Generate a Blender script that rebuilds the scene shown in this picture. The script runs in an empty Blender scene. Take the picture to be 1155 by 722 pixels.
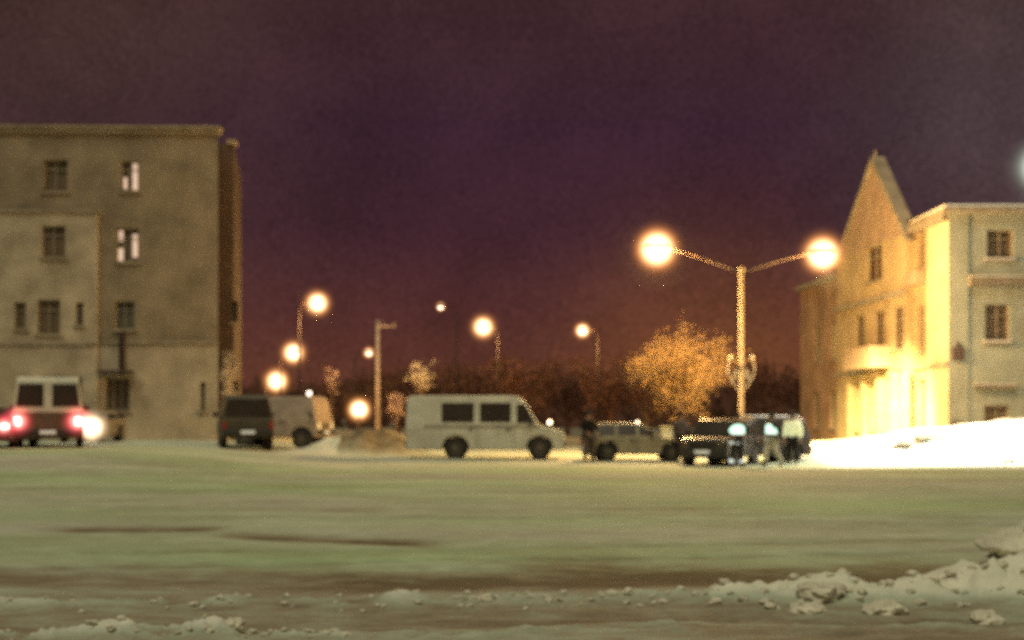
import bpy, bmesh, math, random
from mathutils import Vector, Matrix, noise
R = math.radians
random.seed(11)
sc = bpy.context.scene
C = sc.collection
EYE, HZ, F = 1.6, 471.0, 1604.0          # eye height, horizon row, focal length in pixels of the survey photo
def PX(px, d): return (px - 577.5) / F * d     # survey: bearing and distance -> metres
def PZ(py, d): return EYE + (HZ - py) / F * d
def S(t):
    t = min(1.0, max(0.0, t)); return t*t*(3 - 2*t)
def lerp(a, b, t): return a + (b - a)*t

# ------------------------------------------------------------------ materials
def mat(name, col, rough=.7, var=.25, scale=3.0, metal=0.0, emit=None, es=0.0, bump=0.0, col2=None, spec=.3, fine=0.0):
    m = bpy.data.materials.new(name); m.use_nodes = True
    nt = m.node_tree; N = nt.nodes; Lk = nt.links
    b = N['Principled BSDF']
    b.inputs['Roughness'].default_value = rough; b.inputs['Metallic'].default_value = metal
    b.inputs['Specular IOR Level'].default_value = spec
    tc = N.new('ShaderNodeTexCoord'); nz = N.new('ShaderNodeTexNoise')
    nz.inputs['Scale'].default_value = scale; nz.inputs['Detail'].default_value = 6; nz.inputs['Roughness'].default_value = .62
    Lk.new(tc.outputs['Object'], nz.inputs['Vector'])
    rp = N.new('ShaderNodeValToRGB')
    c2 = col2 or tuple(c*(1 - var) for c in col); c1 = tuple(min(1, c*(1 + var*.4)) for c in col)
    rp.color_ramp.elements[0].position = .36; rp.color_ramp.elements[1].position = .64
    rp.color_ramp.elements[0].color = (*c2, 1); rp.color_ramp.elements[1].color = (*c1, 1)
    Lk.new(nz.outputs['Fac'], rp.inputs['Fac'])
    Lk.new(rp.outputs['Color'], b.inputs['Base Color'])
    if bump:
        n2 = N.new('ShaderNodeTexNoise'); n2.inputs['Scale'].default_value = scale*9; n2.inputs['Detail'].default_value = 4
        Lk.new(tc.outputs['Object'], n2.inputs['Vector'])
        bp = N.new('ShaderNodeBump'); bp.inputs['Strength'].default_value = bump; bp.inputs['Distance'].default_value = .03
        Lk.new(n2.outputs['Fac'], bp.inputs['Height']); Lk.new(bp.outputs['Normal'], b.inputs['Normal'])
    if emit:
        b.inputs['Emission Color'].default_value = (*emit, 1); b.inputs['Emission Strength'].default_value = es
    return m
M = {}
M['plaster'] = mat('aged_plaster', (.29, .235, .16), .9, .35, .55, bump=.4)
M['plaster_low'] = mat('ground_floor_plaster', (.47, .40, .285), .9, .32, .7, bump=.4)  # paler lower walls: light from near the ground put into the colour
M['plaster_dim'] = mat('side_plaster', (.10, .068, .05), .9, .3, .6, bump=.4)  # plaster darkened for the side wing, its shade put into the colour
M['trim'] = mat('stone_trim', (.33, .28, .2), .85, .3, 1.5)
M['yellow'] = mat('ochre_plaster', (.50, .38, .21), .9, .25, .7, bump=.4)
M['yellowb'] = mat('bright_ochre_plaster', (.70, .61, .38), .9, .2, .7, bump=.4)  # ochre lightened for the corner wall; lamp light put into the colour
M['pale'] = mat('pale_plaster', (.37, .40, .33), .9, .25, .6, bump=.4)
M['ledge'] = mat('grey_ledge', (.25, .21, .15), .9, .3, 2)
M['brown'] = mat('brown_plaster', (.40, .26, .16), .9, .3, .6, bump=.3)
M['frame'] = mat('window_frame_paint', (.34, .29, .2), .6, .2, 4)
M['glass'] = mat('dark_window_glass', (.17, .12, .075), .45, .3, 2, spec=.5)
M['glassb'] = mat('brown_window_glass', (.10, .05, .022), .5, .3, 2, spec=.3)
M['glassg'] = mat('green_window_glass', (.13, .125, .08), .45, .3, 2, spec=.5)
M['curtain'] = mat('lit_curtain', (.6, .5, .4), .8, .2, 6, emit=(1, .68, .5), es=.62)
M['curtain_y'] = mat('pale_curtain', (.62, .52, .3), .8, .2, 6)
M['roof'] = mat('sheet_roof', (.10, .07, .06), .7, .3, 2)
M['tile'] = mat('gable_render', (.42, .30, .20), .9, .25, 1.1, bump=.4)
M['snow'] = mat('fresh_snow', (.82, .82, .78), .85, .1, 2, bump=.5)
M['dirtysnow'] = mat('dirty_snow', (.62, .60, .47), .9, .25, 2.5, bump=.6)
M['pole'] = mat('painted_steel_pole', (.20, .16, .10), .5, .25, 4, metal=0)
M['arm'] = mat('arm_steel', (.09, .06, .04), .7, .3, 4)
M['darkpole'] = mat('dark_steel_pole', (.035, .02, .018), .7, .3, 4)
M['concrete'] = mat('concrete_pole', (.42, .33, .27), .85, .4, 5)
M['white'] = mat('white_car_paint', (.62, .60, .48), .45, .2, 1.5, spec=.45)
M['vandark'] = mat('dirt_caked_paint', (.13, .09, .06), .7, .35, 2.5)  # darker brown than the van's upper body
M['vanlow'] = mat('grimy_lower_paint', (.33, .28, .21), .6, .35, 2.5)
M['beige'] = mat('beige_car_paint', (.34, .29, .19), .45, .25, 1.5, spec=.45)
M['black'] = mat('black_car_paint', (.052, .042, .036), .35, .3, 2, spec=.5)
M['olive'] = mat('olive_car_paint', (.085, .07, .045), .5, .3, 2, spec=.4)
M['pink'] = mat('pale_truck_paint', (.42, .33, .25), .5, .25, 2)
M['rub'] = mat('black_rubber', (.035, .03, .025), .85, .3, 6)
M['rim'] = mat('steel_rim', (.14, .12, .09), .45, .3, 5, metal=.4)
M['cglass'] = mat('car_glass', (.05, .04, .03), .15, .2, 2, spec=.6)
M['frost'] = mat('frosted_glass', (.80, .76, .52), .6, .2, 6)
M['plate'] = mat('white_number_plate', (.8, .8, .75), .5, .1, 9, emit=(1, 1, .9), es=.15)  # plate given a faint emission, as if catching light
M['plastic'] = mat('dark_plastic', (.05, .045, .04), .7, .2, 6)
M['lens_off'] = mat('lamp_lens', (.8, .7, .45), .3, .1, 9, emit=(1, .8, .4), es=.35)  # unlit lens, emission standing in for reflected light
M['lens_red_off'] = mat('red_lens', (.35, .04, .03), .3, .1, 9)
M['tail_on'] = mat('lit_tail_lamp', (.9, .2, .15), .3, .1, 9, emit=(1, .42, .36), es=5)
M['head_on'] = mat('lit_headlamp', (.9, .9, .8), .3, .1, 9, emit=(1, .93, .72), es=6)
M['lamp_on'] = mat('sodium_lamp_glass', (.9, .7, .4), .3, .1, 9, emit=(1, .82, .5), es=4)
M['lampw_on'] = mat('white_lamp_glass', (.9, .9, .9), .3, .1, 9, emit=(.95, 1, .9), es=4)
M['small_on'] = mat('far_lamp_glass', (.9, .7, .5), .3, .1, 9, emit=(1, .84, .66), es=3)
M['bark'] = mat('bark', (.20, .13, .08), .9, .35, 6, bump=.5)
M['twig'] = mat('frosted_twigs', (.42, .27, .12), .9, .25, 3)
M['twigw'] = mat('rimed_twigs', (.75, .62, .45), .9, .3, 5)
M['twigd'] = mat('dark_twigs', (.155, .072, .048), .95, .35, 3)
M['skin'] = mat('skin', (.42, .25, .17), .6, .1, 10)
M['coat'] = mat('dark_coat', (.018, .014, .014), .9, .3, 9)
M['navy'] = mat('dark_uniform', (.05, .045, .045), .9, .3, 9)
M['trous'] = mat('grey_trousers', (.13, .10, .085), .9, .3, 9)
M['palet'] = mat('pale_trousers', (.62, .58, .48), .9, .3, 9)
M['vest'] = mat('mint_reflective_vest', (.5, .8, .65), .5, .25, 9, emit=(.60, 1, .78), es=1.5)  # vest's reflected light put in as emission
M['band'] = mat('reflective_band', (.8, .82, .75), .4, .1, 9, emit=(.9, 1, .9), es=.8)  # bands glow by emission in place of reflecting
M['lime'] = mat('pale_lime_jacket', (.78, .80, .5), .6, .2, 9, emit=(.95, 1, .6), es=.35)  # light on the jacket put in as a faint emission
M['hat'] = mat('fur_hat', (.04, .035, .03), .95, .3, 20)
M['boot'] = mat('boot_leather', (.035, .03, .028), .6, .2, 9)
M['flag'] = mat('pale_banner', (.62, .42, .33), .8, .2, 6)

# ------------------------------------------------------------------ mesh builder
class MB:
    def __init__(s): s.v = []; s.f = []
    def add(s, vs, fs):
        n = len(s.v); s.v += [tuple(v) for v in vs]; s.f += [tuple(n + i for i in f) for f in fs]; return s
    def box(s, x0, x1, y0, y1, z0, z1):
        return s.add([(x0,y0,z0),(x1,y0,z0),(x1,y1,z0),(x0,y1,z0),(x0,y0,z1),(x1,y0,z1),(x1,y1,z1),(x0,y1,z1)],
                     [(0,3,2,1),(4,5,6,7),(0,1,5,4),(1,2,6,5),(2,3,7,6),(3,0,4,7)])
    def tube(s, pts, rs, n=8, cap=True):
        pts = [Vector(p) for p in pts]
        if not hasattr(rs, '__len__'): rs = [rs]*len(pts)
        vs = []; fs = []
        up = None
        for i, p in enumerate(pts):
            d = (pts[min(i+1, len(pts)-1)] - pts[max(i-1, 0)])
            if d.length < 1e-9: d = Vector((0,0,1))
            d.normalize()
            a = d.cross(Vector((0,0,1)) if abs(d.z) < .9 else Vector((1,0,0))).normalized() if up is None else (up - d*up.dot(d)).normalized()
            up = a; b = d.cross(a)
            for k in range(n):
                t = 2*math.pi*k/n
                vs.append(p + (a*math.cos(t) + b*math.sin(t))*rs[i])
        for i in range(len(pts)-1):
            for k in range(n):
                fs.append((i*n+k, i*n+(k+1)%n, (i+1)*n+(k+1)%n, (i+1)*n+k))
        if cap: fs.append(tuple(range(n))[::-1]); fs.append(tuple((len(pts)-1)*n + k for k in range(n)))
        return s.add(vs, fs)
    def ball(s, c, r, n=10, m=6, sc=(1,1,1)):
        vs = [(c[0], c[1], c[2]+r*sc[2])]; fs = []
        for i in range(1, m):
            a = math.pi*i/m
            for k in range(n):
                t = 2*math.pi*k/n
                vs.append((c[0]+r*sc[0]*math.sin(a)*math.cos(t), c[1]+r*sc[1]*math.sin(a)*math.sin(t), c[2]+r*sc[2]*math.cos(a)))
        vs.append((c[0], c[1], c[2]-r*sc[2]))
        for k in range(n):
            fs.append((0, 1+k, 1+(k+1)%n))
            for i in range(m-2): fs.append((1+i*n+k, 1+(i+1)*n+k, 1+(i+1)*n+(k+1)%n, 1+i*n+(k+1)%n))
            fs.append((1+(m-2)*n+k, len(vs)-1, 1+(m-2)*n+(k+1)%n))
        return s.add(vs, fs)
    def lathe_y(s, c, prof, n=24):      # prof: (y, r) about an axle along y
        vs = []; fs = []
        for (y, r) in prof:
            for k in range(n):
                t = 2*math.pi*k/n; vs.append((c[0]+r*math.cos(t), c[1]+y, c[2]+r*math.sin(t)))
        for i in range(len(prof)-1):
            for k in range(n): fs.append((i*n+k, i*n+(k+1)%n, (i+1)*n+(k+1)%n, (i+1)*n+k))
        fs.append(tuple(range(n))); fs.append(tuple((len(prof)-1)*n+k for k in range(n)))
        return s.add(vs, fs)
    def build(s, name, m, parent=None, bevel=0, smooth=False, seg=2, fixn=True, weld=False):
        me = bpy.data.meshes.new(name); me.from_pydata(s.v, [], s.f)
        if fixn:
            bm = bmesh.new(); bm.from_mesh(me)
            if weld: bmesh.ops.remove_doubles(bm, verts=bm.verts, dist=.0005)
            bmesh.ops.recalc_face_normals(bm, faces=bm.faces); bm.to_mesh(me); bm.free()
        me.materials.append(m)
        if smooth: me.polygons.foreach_set('use_smooth', [True]*len(me.polygons))
        me.update()
        o = bpy.data.objects.new(name, me); C.objects.link(o)
        if parent is not None: o.parent = parent
        if bevel:
            b = o.modifiers.new('Bevel', 'BEVEL'); b.width = bevel; b.segments = seg; b.limit_method = 'ANGLE'; b.angle_limit = R(35)
        return o
def tag(o, label=None, cat=None, group=None, kind=None):
    if label: o['label'] = label
    if cat: o['category'] = cat
    if group: o['group'] = group
    if kind: o['kind'] = kind
    return o
def thing(name, loc, rz=0, label=None, cat=None, group=None):
    o = bpy.data.objects.new(name, None); C.objects.link(o); o.empty_display_size = .3
    o.location = loc; o.rotation_euler = (0, 0, rz)
    return tag(o, label, cat, group)
def copy_tree(o, parent=None):
    c = o.copy(); C.objects.link(c)
    if parent is not None: c.parent = parent
    for ch in list(o.children): copy_tree(ch, c)
    return c

# ------------------------------------------------------------------ terrain
def fbm(x, y, s, o=4, seed=0.0): return noise.fractal(Vector((x*s, y*s, seed)), 1.0, 2.1, o)
def gauss(x, y, cx, cy, rx, ry): return math.exp(-(((x-cx)/rx)**2 + ((y-cy)/ry)**2))
BANK = [(8.6, 0), (10.2, .12), (11.4, .40), (13.5, .80), (16.2, 1.12), (19.4, 1.5), (26, 1.8), (40, 1.9), (60, 1.0)]
def bank_h(x):
    if x <= BANK[0][0]: return 0.0
    for (a, b), (c, d) in zip(BANK, BANK[1:]):
        if x <= c: return lerp(b, d, S((x-a)/(c-a))*.5 + .5*(x-a)/(c-a))
    return BANK[-1][1]
def height(x, y):
    h = .5*S((-x-5)/9)*S((y-34)/12)
    h += .10*S((y-43)/8)*(1 - S((x-4)/4)*(1 - S((y-60)/10)))
    b = bank_h(x)*S((y-46.3)/6.5)*(1 - .55*S((y-55.5)/5)) * (1 - .75*S((y-64)/14))
    h += b
    if b > .02: h += b*.11*fbm(x, y, .8, 4, 3.3) + .05*fbm(x, y, 2.4, 3, 9)*min(1, b*3)
    # ploughed heap left of the white minibus
    hp = .75*gauss(x, y, -5.4, 55.5, 1.5, 1.5) + .42*gauss(x, y, -7.0, 55, 1.4, 1.3) + .5*gauss(x, y, -3.9, 56.5, 1.3, 1.4)
    if hp > .01: h += hp*(1 + .35*fbm(x, y, 1.3, 4, 5.1))
    # open field and ruts
    near = 1 - S((y-30)/14)
    h += .055*fbm(x, y*1.8, .10, 3, 1.7)*(1 - S((y-60)/30))
    h += near*.014*fbm(x*.7, y*2, 1.3, 4, 2.2)
    band, rut, rg = features(x, y)
    h += -.075*band - .05*rut + rg - .035*tracks(x, y)
    return h
TRACKS = [(17.0, .10, .5, 0), (22.6, -.06, .7, 2), (26.5, .03, .6, 4), (31.5, -.05, .8, 1), (37.5, .02, .8, 3), (42.2, 0, .5, 5)]
def tracks(x, y):
    if not 14 < y < 45: return 0.0
    t = 0.0
    for c, k_, am, ph in TRACKS:
        for o_ in (-.75, .75):
            yc = c + k_*x + am*math.sin(x*.17 + ph) + o_
            q = (y - yc)/(.13 + .003*y)
            if abs(q) < 2.2: t = max(t, math.exp(-q*q)*S((fbm(x, c, .12, 2, ph + 3.0) + .45)/.5))
    return t
def features(x, y):
    if y > 30: return 0.0, 0.0, 0.0
    w = .5*fbm(x, 0, .22, 3, 7.7)
    yy = y + w - .05*x
    band = math.exp(-((yy-14.4)/(1.0 + .7*fbm(x, 0, .5, 3, 2.9)))**2) * (.55 + .45*S((x+4)/3)) * S((fbm(x, y, .25, 3, 4.4)+.75)/.5)
    band2 = math.exp(-((yy-11.1)/.42)**2)
    r1 = math.exp(-((y + .35*w - 20.3 - .12*(x+3))/.42)**2)*S((x+6.8)/1.0)*S((-3.9-x)/.6) if x < -3.5 else 0.0
    r2 = math.exp(-((y + .4*w - 18.8 + .32*(x+2.8))/.36)**2)*S((x+4.2)/1.0)*S((-.6-x)/.8) if -5 < x < 0 else 0.0
    rut = max(r1, r2)
    # rough thrown-up ridge of ice lumps
    e = math.exp(-((yy-12.35)/.36)**2)
    lump = max(0.0, fbm(x, y, 2.6, 5, 6.1)*.55 + .32)
    side = .35 + .65*S((x-1.2)/1.2) if x > 0 else .35 + .3*S((fbm(x, 0, .5, 2, 8.8)))
    rg = e*lump*.34*side
    e2 = math.exp(-((yy-10.55)/.28)**2)
    rg += e2*max(0.0, fbm(x, y, 2.9, 5, 12.0)*.6 + .2)*.28*(.35 + .65*S((-x-1.6)/.6)*S((x+4)/.6))
    # heap at the right
    g = gauss(x, y, 5.1, 13.4, .95, .8)*.52 + gauss(x, y, 2.75, 12.5, .34, .26)*.17 + gauss(x, y, 3.4, 12.3, .2, .2)*.12
    if g > .01: rg += g*(1 + .55*fbm(x, y, 2.3, 5, 15.0))
    return max(band, band2*.55), rut, rg
def build_ground():
    rows = []
    y = -6.0
    while y < 8: rows.append(y); y += .5
    while y < 24: rows.append(y); y += .055
    while y < 70: rows.append(y); y += .22
    while y < 1500: rows.append(y); y *= 1.09
    cols = [-3, -2.2, -1.6, -1.2, -.9, -.75, -.64, -.56, -.5, -.46]
    t = -.43
    while t < .43: cols.append(t); t += .0023
    cols += [.46, .5, .56, .64, .75, .9, 1.2, 1.6, 2.2, 3]
    nc = len(cols); vs = []; dirt_and_light = []; green = []
    for yv in rows:
        d = max(yv, 8.0)
        for tt in cols:
            x = tt*d
            z = height(x, yv) if yv < 120 else 0.0
            vs.append((x, yv, z))
            # how trodden / dirty the snow is (0 clean .. 1 mud), plus the heap's lit slope
            bd, rt, rg = features(x, yv)
            v = .40 + .26*(1 - S((yv-11.5)/5.5))
            v = max(v, .42 + .62*bd, .42 + .62*rt)
            v += .16*tracks(x, yv)
            v -= min(.48, rg*4.5)
            bk = S(bank_h(x)/.3)*S((yv-45.9)/1.1)*(1 - S((yv-64)/5))
            v = lerp(v, 0.0, bk)
            hp = gauss(x, yv, -5.6, 55.3, 2.4, 1.8)
            v = lerp(v, 1.0 if x > -6.6 else .1, min(1, hp*1.4))  # heap is dirty; its left slope is paled, light put into the colour
            far = S((yv-62)/20); v = lerp(v, .8, far)
            road = S((yv-43)/4)*(1-S((yv-57)/3))*(1-bk)*(1-min(1, hp*1.2)); v = lerp(v, .34, road*.8)
            dirt_and_light.append(min(1, max(0, v))); green.append(S((yv-13.6)/3.5)*(1 - S((yv-48)/8))*(1 - bk) + .12)
    fs = []
    for i in range(len(rows)-1):
        for j in range(nc-1):
            a = i*nc + j; fs.append((a, a+1, a+1+nc, a+nc))
    me = bpy.data.meshes.new('snow_ground'); me.from_pydata(vs, [], fs)
    at = me.attributes.new('dirt', 'FLOAT', 'POINT'); at.data.foreach_set('value', dirt_and_light)
    at = me.attributes.new('algae', 'FLOAT', 'POINT'); at.data.foreach_set('value', green)  # how strongly the snow is tinted green
    me.polygons.foreach_set('use_smooth', [True]*len(me.polygons)); me.update()
    m = bpy.data.materials.new('trodden_snow'); m.use_nodes = True
    nt = m.node_tree; N = nt.nodes; Lk = nt.links; b = N['Principled BSDF']
    b.inputs['Roughness'].default_value = .85; b.inputs['Specular IOR Level'].default_value = .25
    a = N.new('ShaderNodeAttribute'); a.attribute_name = 'dirt'
    tc = N.new('ShaderNodeTexCoord')
    mp = N.new('ShaderNodeMapping'); mp.inputs['Scale'].default_value = (.45, 1, 1); Lk.new(tc.outputs['Object'], mp.inputs['Vector'])
    def nz(s, d=5, src=mp):
        n = N.new('ShaderNodeTexNoise'); n.inputs['Scale'].default_value = s; n.inputs['Detail'].default_value = d; n.inputs['Roughness'].default_value = .65
        Lk.new(src.outputs[0] if src is mp else src.outputs['Object'], n.inputs['Vector']); return n
    def math_(op, x, yv, **k):
        n = N.new('ShaderNodeMath'); n.operation = op
        for i, q in enumerate((x, yv)):
            if isinstance(q, (int, float)): n.inputs[i].default_value = q
            else: Lk.new(q, n.inputs[i])
        return n.outputs[0]
    n1 = nz(.55); n2 = nz(5, 6); n3 = nz(26, 3, tc)
    v = math_('ADD', a.outputs['Fac'], math_('MULTIPLY', math_('SUBTRACT', n1.outputs['Fac'], .5), math_('MULTIPLY', a.outputs['Fac'], 1.5)))
    v = math_('ADD', v, math_('MULTIPLY', math_('SUBTRACT', n2.outputs['Fac'], .5), math_('MULTIPLY', a.outputs['Fac'], 1.15)))
    v = math_('ADD', v, math_('MULTIPLY', math_('SUBTRACT', n3.outputs['Fac'], .5), math_('MULTIPLY', a.outputs['Fac'], .5)))
    rp = N.new('ShaderNodeValToRGB'); e = rp.color_ramp.elements
    e[0].position = 0; e[0].color = (.88, .88, .84, 1); e[1].position = 1; e[1].color = (.13, .10, .06, 1)
    for p, c in ((.12, (.74, .72, .6, 1)), (.32, (.50, .54, .44, 1)), (.46, (.375, .415, .315, 1)), (.7, (.275, .24, .17, 1))):
        q = e.new(p); q.color = c
    Lk.new(v, rp.inputs['Fac'])
    # faint green-yellow cast drifting over the old snow
    n4 = nz(.11, 2); mx = N.new('ShaderNodeMix'); mx.data_type = 'RGBA'; mx.blend_type = 'MULTIPLY'
    r4 = N.new('ShaderNodeValToRGB'); r4.color_ramp.elements[0].position = .4; r4.color_ramp.elements[1].position = .62
    r4.color_ramp.elements[0].color = (1, .95, .93, 1); r4.color_ramp.elements[1].color = (.84, 1, .70, 1)
    Lk.new(n4.outputs['Fac'], r4.inputs['Fac']); a2 = N.new('ShaderNodeAttribute'); a2.attribute_name = 'algae'; Lk.new(a2.outputs['Fac'], mx.inputs[0])
    Lk.new(rp.outputs['Color'], mx.inputs[6]); Lk.new(r4.outputs['Color'], mx.inputs[7]); Lk.new(mx.outputs[2], b.inputs['Base Color'])
    bp = N.new('ShaderNodeBump'); bp.inputs['Strength'].default_value = .55; bp.inputs['Distance'].default_value = .06
    Lk.new(math_('ADD', n2.outputs['Fac'], math_('MULTIPLY', n3.outputs['Fac'], .35)), bp.inputs['Height']); Lk.new(bp.outputs['Normal'], b.inputs['Normal'])
    me.materials.append(m)
    o = bpy.data.objects.new('snow_ground', me); C.objects.link(o); tag(o, 'snow covered open ground, trodden and dirty near, banked up white by the gabled house', kind='structure')
build_ground()

def lump(name, x, y, r, m, seed, flat=.7, sink=.35, label=None, cat=None, group=None, kind=None, mb=None):
    z = height(x, y); rr = random.Random(int(seed*1000)+7)
    def one(cx_, cy_, cz_, q_r, sd, sub):
        bm = bmesh.new(); bmesh.ops.create_icosphere(bm, subdivisions=sub, radius=1); vs = []
        for v in bm.verts:
            n = v.co.normalized(); q = 1 + .55*noise.noise(n*1.1 + Vector((sd, 0, 0))) + .30*noise.noise(n*2.4 + Vector((0, sd, 0))) + .12*noise.noise(n*6 + Vector((0, 0, sd)))
            vs.append((cx_ + n.x*q_r*q*1.15, cy_ + n.y*q_r*q, cz_ + n.z*q_r*q*flat))
        fs = [tuple(v.index for v in f.verts) for f in bm.faces]; bm.free(); return vs, fs
    if mb is not None:
        vs, fs = one(x, y, z + r*flat*.6, r, seed, 2); mb.add(vs, fs); return
    b = MB(); b.add(*one(0, 0, r*flat*.12, r*.85, seed, 4))
    for i in range(9):
        a = rr.uniform(0, 6.28); dd = r*rr.uniform(.45, 1.05); q = r*rr.choice((.15, .2, .28, .55, .62))
        b.add(*one(math.cos(a)*dd, math.sin(a)*dd*.7, q*.2 + (r*.45*rr.random() if dd < r*.8 else 0), q, seed + i*3.3, 3))
    o = b.build(name, m, smooth=True, fixn=False); o.location = (x, y, z)
    rm = o.modifiers.new('Fuse', 'REMESH'); rm.mode = 'VOXEL'; rm.voxel_size = max(.008, r*.05); rm.use_smooth_shade = True
    return tag(o, label, cat, group, kind)
# big broken blocks one can point at
blocks = [
 (905, 683, .15, 'ragged pale snow block, left of the two big ones on the near ridge'),
 (925, 676, .20, 'tallest pale snow block on the near ridge, with a jagged top'),
 (998, 684, .15, 'rounded pale snow block sitting alone right of the tallest jagged block'),
 (548, 672, .07, 'small pale snow block in the middle of the near ridge'),
 (120, 702, .07, 'small pale snow block at the bottom left corner of the field'),
 (262, 705, .10, 'low pale snow block in the heap at the lower left'),
 (1108, 690, .13, 'snow block at the foot of the heap on the right edge'),
 (1143, 655, .24, 'large snow block topping the heap on the right edge'),
 (690, 668, .06, 'tiny pale snow block on the ridge left of the jagged one'),
]
for i, (px, py, r, lb) in enumerate(blocks):
    d = EYE*F/(py + 6 - HZ); r *= .8
    lump('snow_block', PX(px, d), d, r, M['dirtysnow'], 3.1*i + 1, label=lb, cat='snow block', group='broken snow blocks')
for i, (px, d, r, lb) in enumerate([(1018, 50.2, .34, 'grey icy clod half buried in the bright bank, left of two'), (1044, 50.9, .42, 'bigger grey icy clod in the bright bank, right of two'), (1138, 47.4, .2, 'small grey clod at the foot of the bright bank')]):
    lump('snow_clod', PX(px, d), d, r, M['dirtysnow'], 9.1*i + 4, flat=.5, label=lb, cat='snow clod', group='grey clods on the snow bank')
mb = MB(); rnd = random.Random(5)
for i in range(380):
    k = rnd.random()
    if k < .45: x = rnd.uniform(-.5, 5.2); y = 12.4 + .05*x + rnd.gauss(0, .28)
    elif k < .65: x = rnd.uniform(-4.2, -1.2); y = 10.6 + rnd.gauss(0, .2)
    elif k < .85: x = rnd.uniform(-4.6, 0); y = 12.3 + rnd.gauss(0, .3)
    else: x = rnd.gauss(5.1, .8); y = 13.2 + rnd.gauss(0, .7)
    lump('', x, y, rnd.uniform(.006, .034)*(1.5 if x > 1.5 and k < .45 else 1), None, rnd.uniform(0, 99), mb=mb)
tag(mb.build('snow_rubble', M['dirtysnow'], fixn=False), 'crumbled snow and ice strewn along the near ridges', kind='stuff')

# ------------------------------------------------------------------ glow ball round a lamp, its bloom put in as emission
def glow_ball(loc, rad, strength, c_in, c_out, power=4.0):
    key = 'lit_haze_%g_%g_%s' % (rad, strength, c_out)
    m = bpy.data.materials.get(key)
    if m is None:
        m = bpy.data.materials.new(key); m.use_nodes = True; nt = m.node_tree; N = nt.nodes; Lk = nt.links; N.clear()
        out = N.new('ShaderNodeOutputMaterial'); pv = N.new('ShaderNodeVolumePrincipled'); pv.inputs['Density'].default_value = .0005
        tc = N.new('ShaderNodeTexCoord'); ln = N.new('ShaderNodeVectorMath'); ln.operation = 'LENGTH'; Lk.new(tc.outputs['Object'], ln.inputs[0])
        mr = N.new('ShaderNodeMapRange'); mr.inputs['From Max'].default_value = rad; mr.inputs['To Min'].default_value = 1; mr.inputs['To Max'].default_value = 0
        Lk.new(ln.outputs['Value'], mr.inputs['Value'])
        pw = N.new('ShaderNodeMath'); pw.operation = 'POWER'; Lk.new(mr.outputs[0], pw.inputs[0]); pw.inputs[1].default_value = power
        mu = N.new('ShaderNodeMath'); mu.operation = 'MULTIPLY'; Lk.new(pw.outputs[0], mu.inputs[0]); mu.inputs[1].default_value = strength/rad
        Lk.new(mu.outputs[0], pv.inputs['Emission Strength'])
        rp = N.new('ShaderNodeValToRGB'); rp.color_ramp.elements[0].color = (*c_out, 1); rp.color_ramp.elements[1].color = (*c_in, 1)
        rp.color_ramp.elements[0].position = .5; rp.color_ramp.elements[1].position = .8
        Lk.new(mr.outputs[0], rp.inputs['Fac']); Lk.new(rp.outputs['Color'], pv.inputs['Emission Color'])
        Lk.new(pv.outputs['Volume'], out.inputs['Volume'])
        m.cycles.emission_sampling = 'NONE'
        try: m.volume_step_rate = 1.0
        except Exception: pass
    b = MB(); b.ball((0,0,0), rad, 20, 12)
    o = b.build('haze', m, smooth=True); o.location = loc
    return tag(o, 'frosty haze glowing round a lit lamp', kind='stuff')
def point(name, loc, energy, col, rad=.15, spot=None, parent=None):
    l = bpy.data.lights.new(name, 'SPOT' if spot else 'POINT'); l.energy = energy; l.color = col; l.shadow_soft_size = rad
    o = bpy.data.objects.new(name, l); C.objects.link(o); o.location = loc
    if spot:
        tgt, ang, blend = spot; l.spot_size = R(ang); l.spot_blend = blend
        o.rotation_euler = (Vector(tgt) - Vector(loc)).to_track_quat('-Z', 'Y').to_euler()
    return o
ORANGE_IN, ORANGE_OUT = (1, .72, .38), (1, .36, .09)

# ------------------------------------------------------------------ facade helper
def facade(mb, Fn, u0, u1, v0, v1, holes, depth=.22):
    us = sorted({u0, u1, *[h[0] for h in holes], *[h[1] for h in holes]}); vsn = sorted({v0, v1, *[h[2] for h in holes], *[h[3] for h in holes]})
    us = [u for u in us if u0 <= u <= u1]; vsn = [v for v in vsn if v0 <= v <= v1]
    for a, b in zip(us, us[1:]):
        for c, d in zip(vsn, vsn[1:]):
            mu, mv = (a+b)/2, (c+d)/2
            if any(h[0] < mu < h[1] and h[2] < mv < h[3] for h in holes): continue
            mb.add([Fn(a, c, 0), Fn(b, c, 0), Fn(b, d, 0), Fn(a, d, 0)], [(0,1,2,3)])
    for h in holes:
        a, b, c, d = h[:4]
        if c < v0 - 1e-6 or d > v1 + 1e-6: continue
        for (p, q) in (((a,c),(b,c)), ((b,c),(b,d)), ((b,d),(a,d)), ((a,d),(a,c))):
            mb.add([Fn(*p, 0), Fn(*q, 0), Fn(*q, -depth), Fn(*p, -depth)], [(0,1,2,3)])
def fbox(mb, Fn, u0, u1, v0, v1, w0, w1):
    P = [Fn(u, v, w) for w in (w0, w1) for u, v in ((u0,v0),(u1,v0),(u1,v1),(u0,v1))]
    mb.add(P, [(0,3,2,1),(4,5,6,7),(0,1,5,4),(1,2,6,5),(2,3,7,6),(3,0,4,7)])
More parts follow.
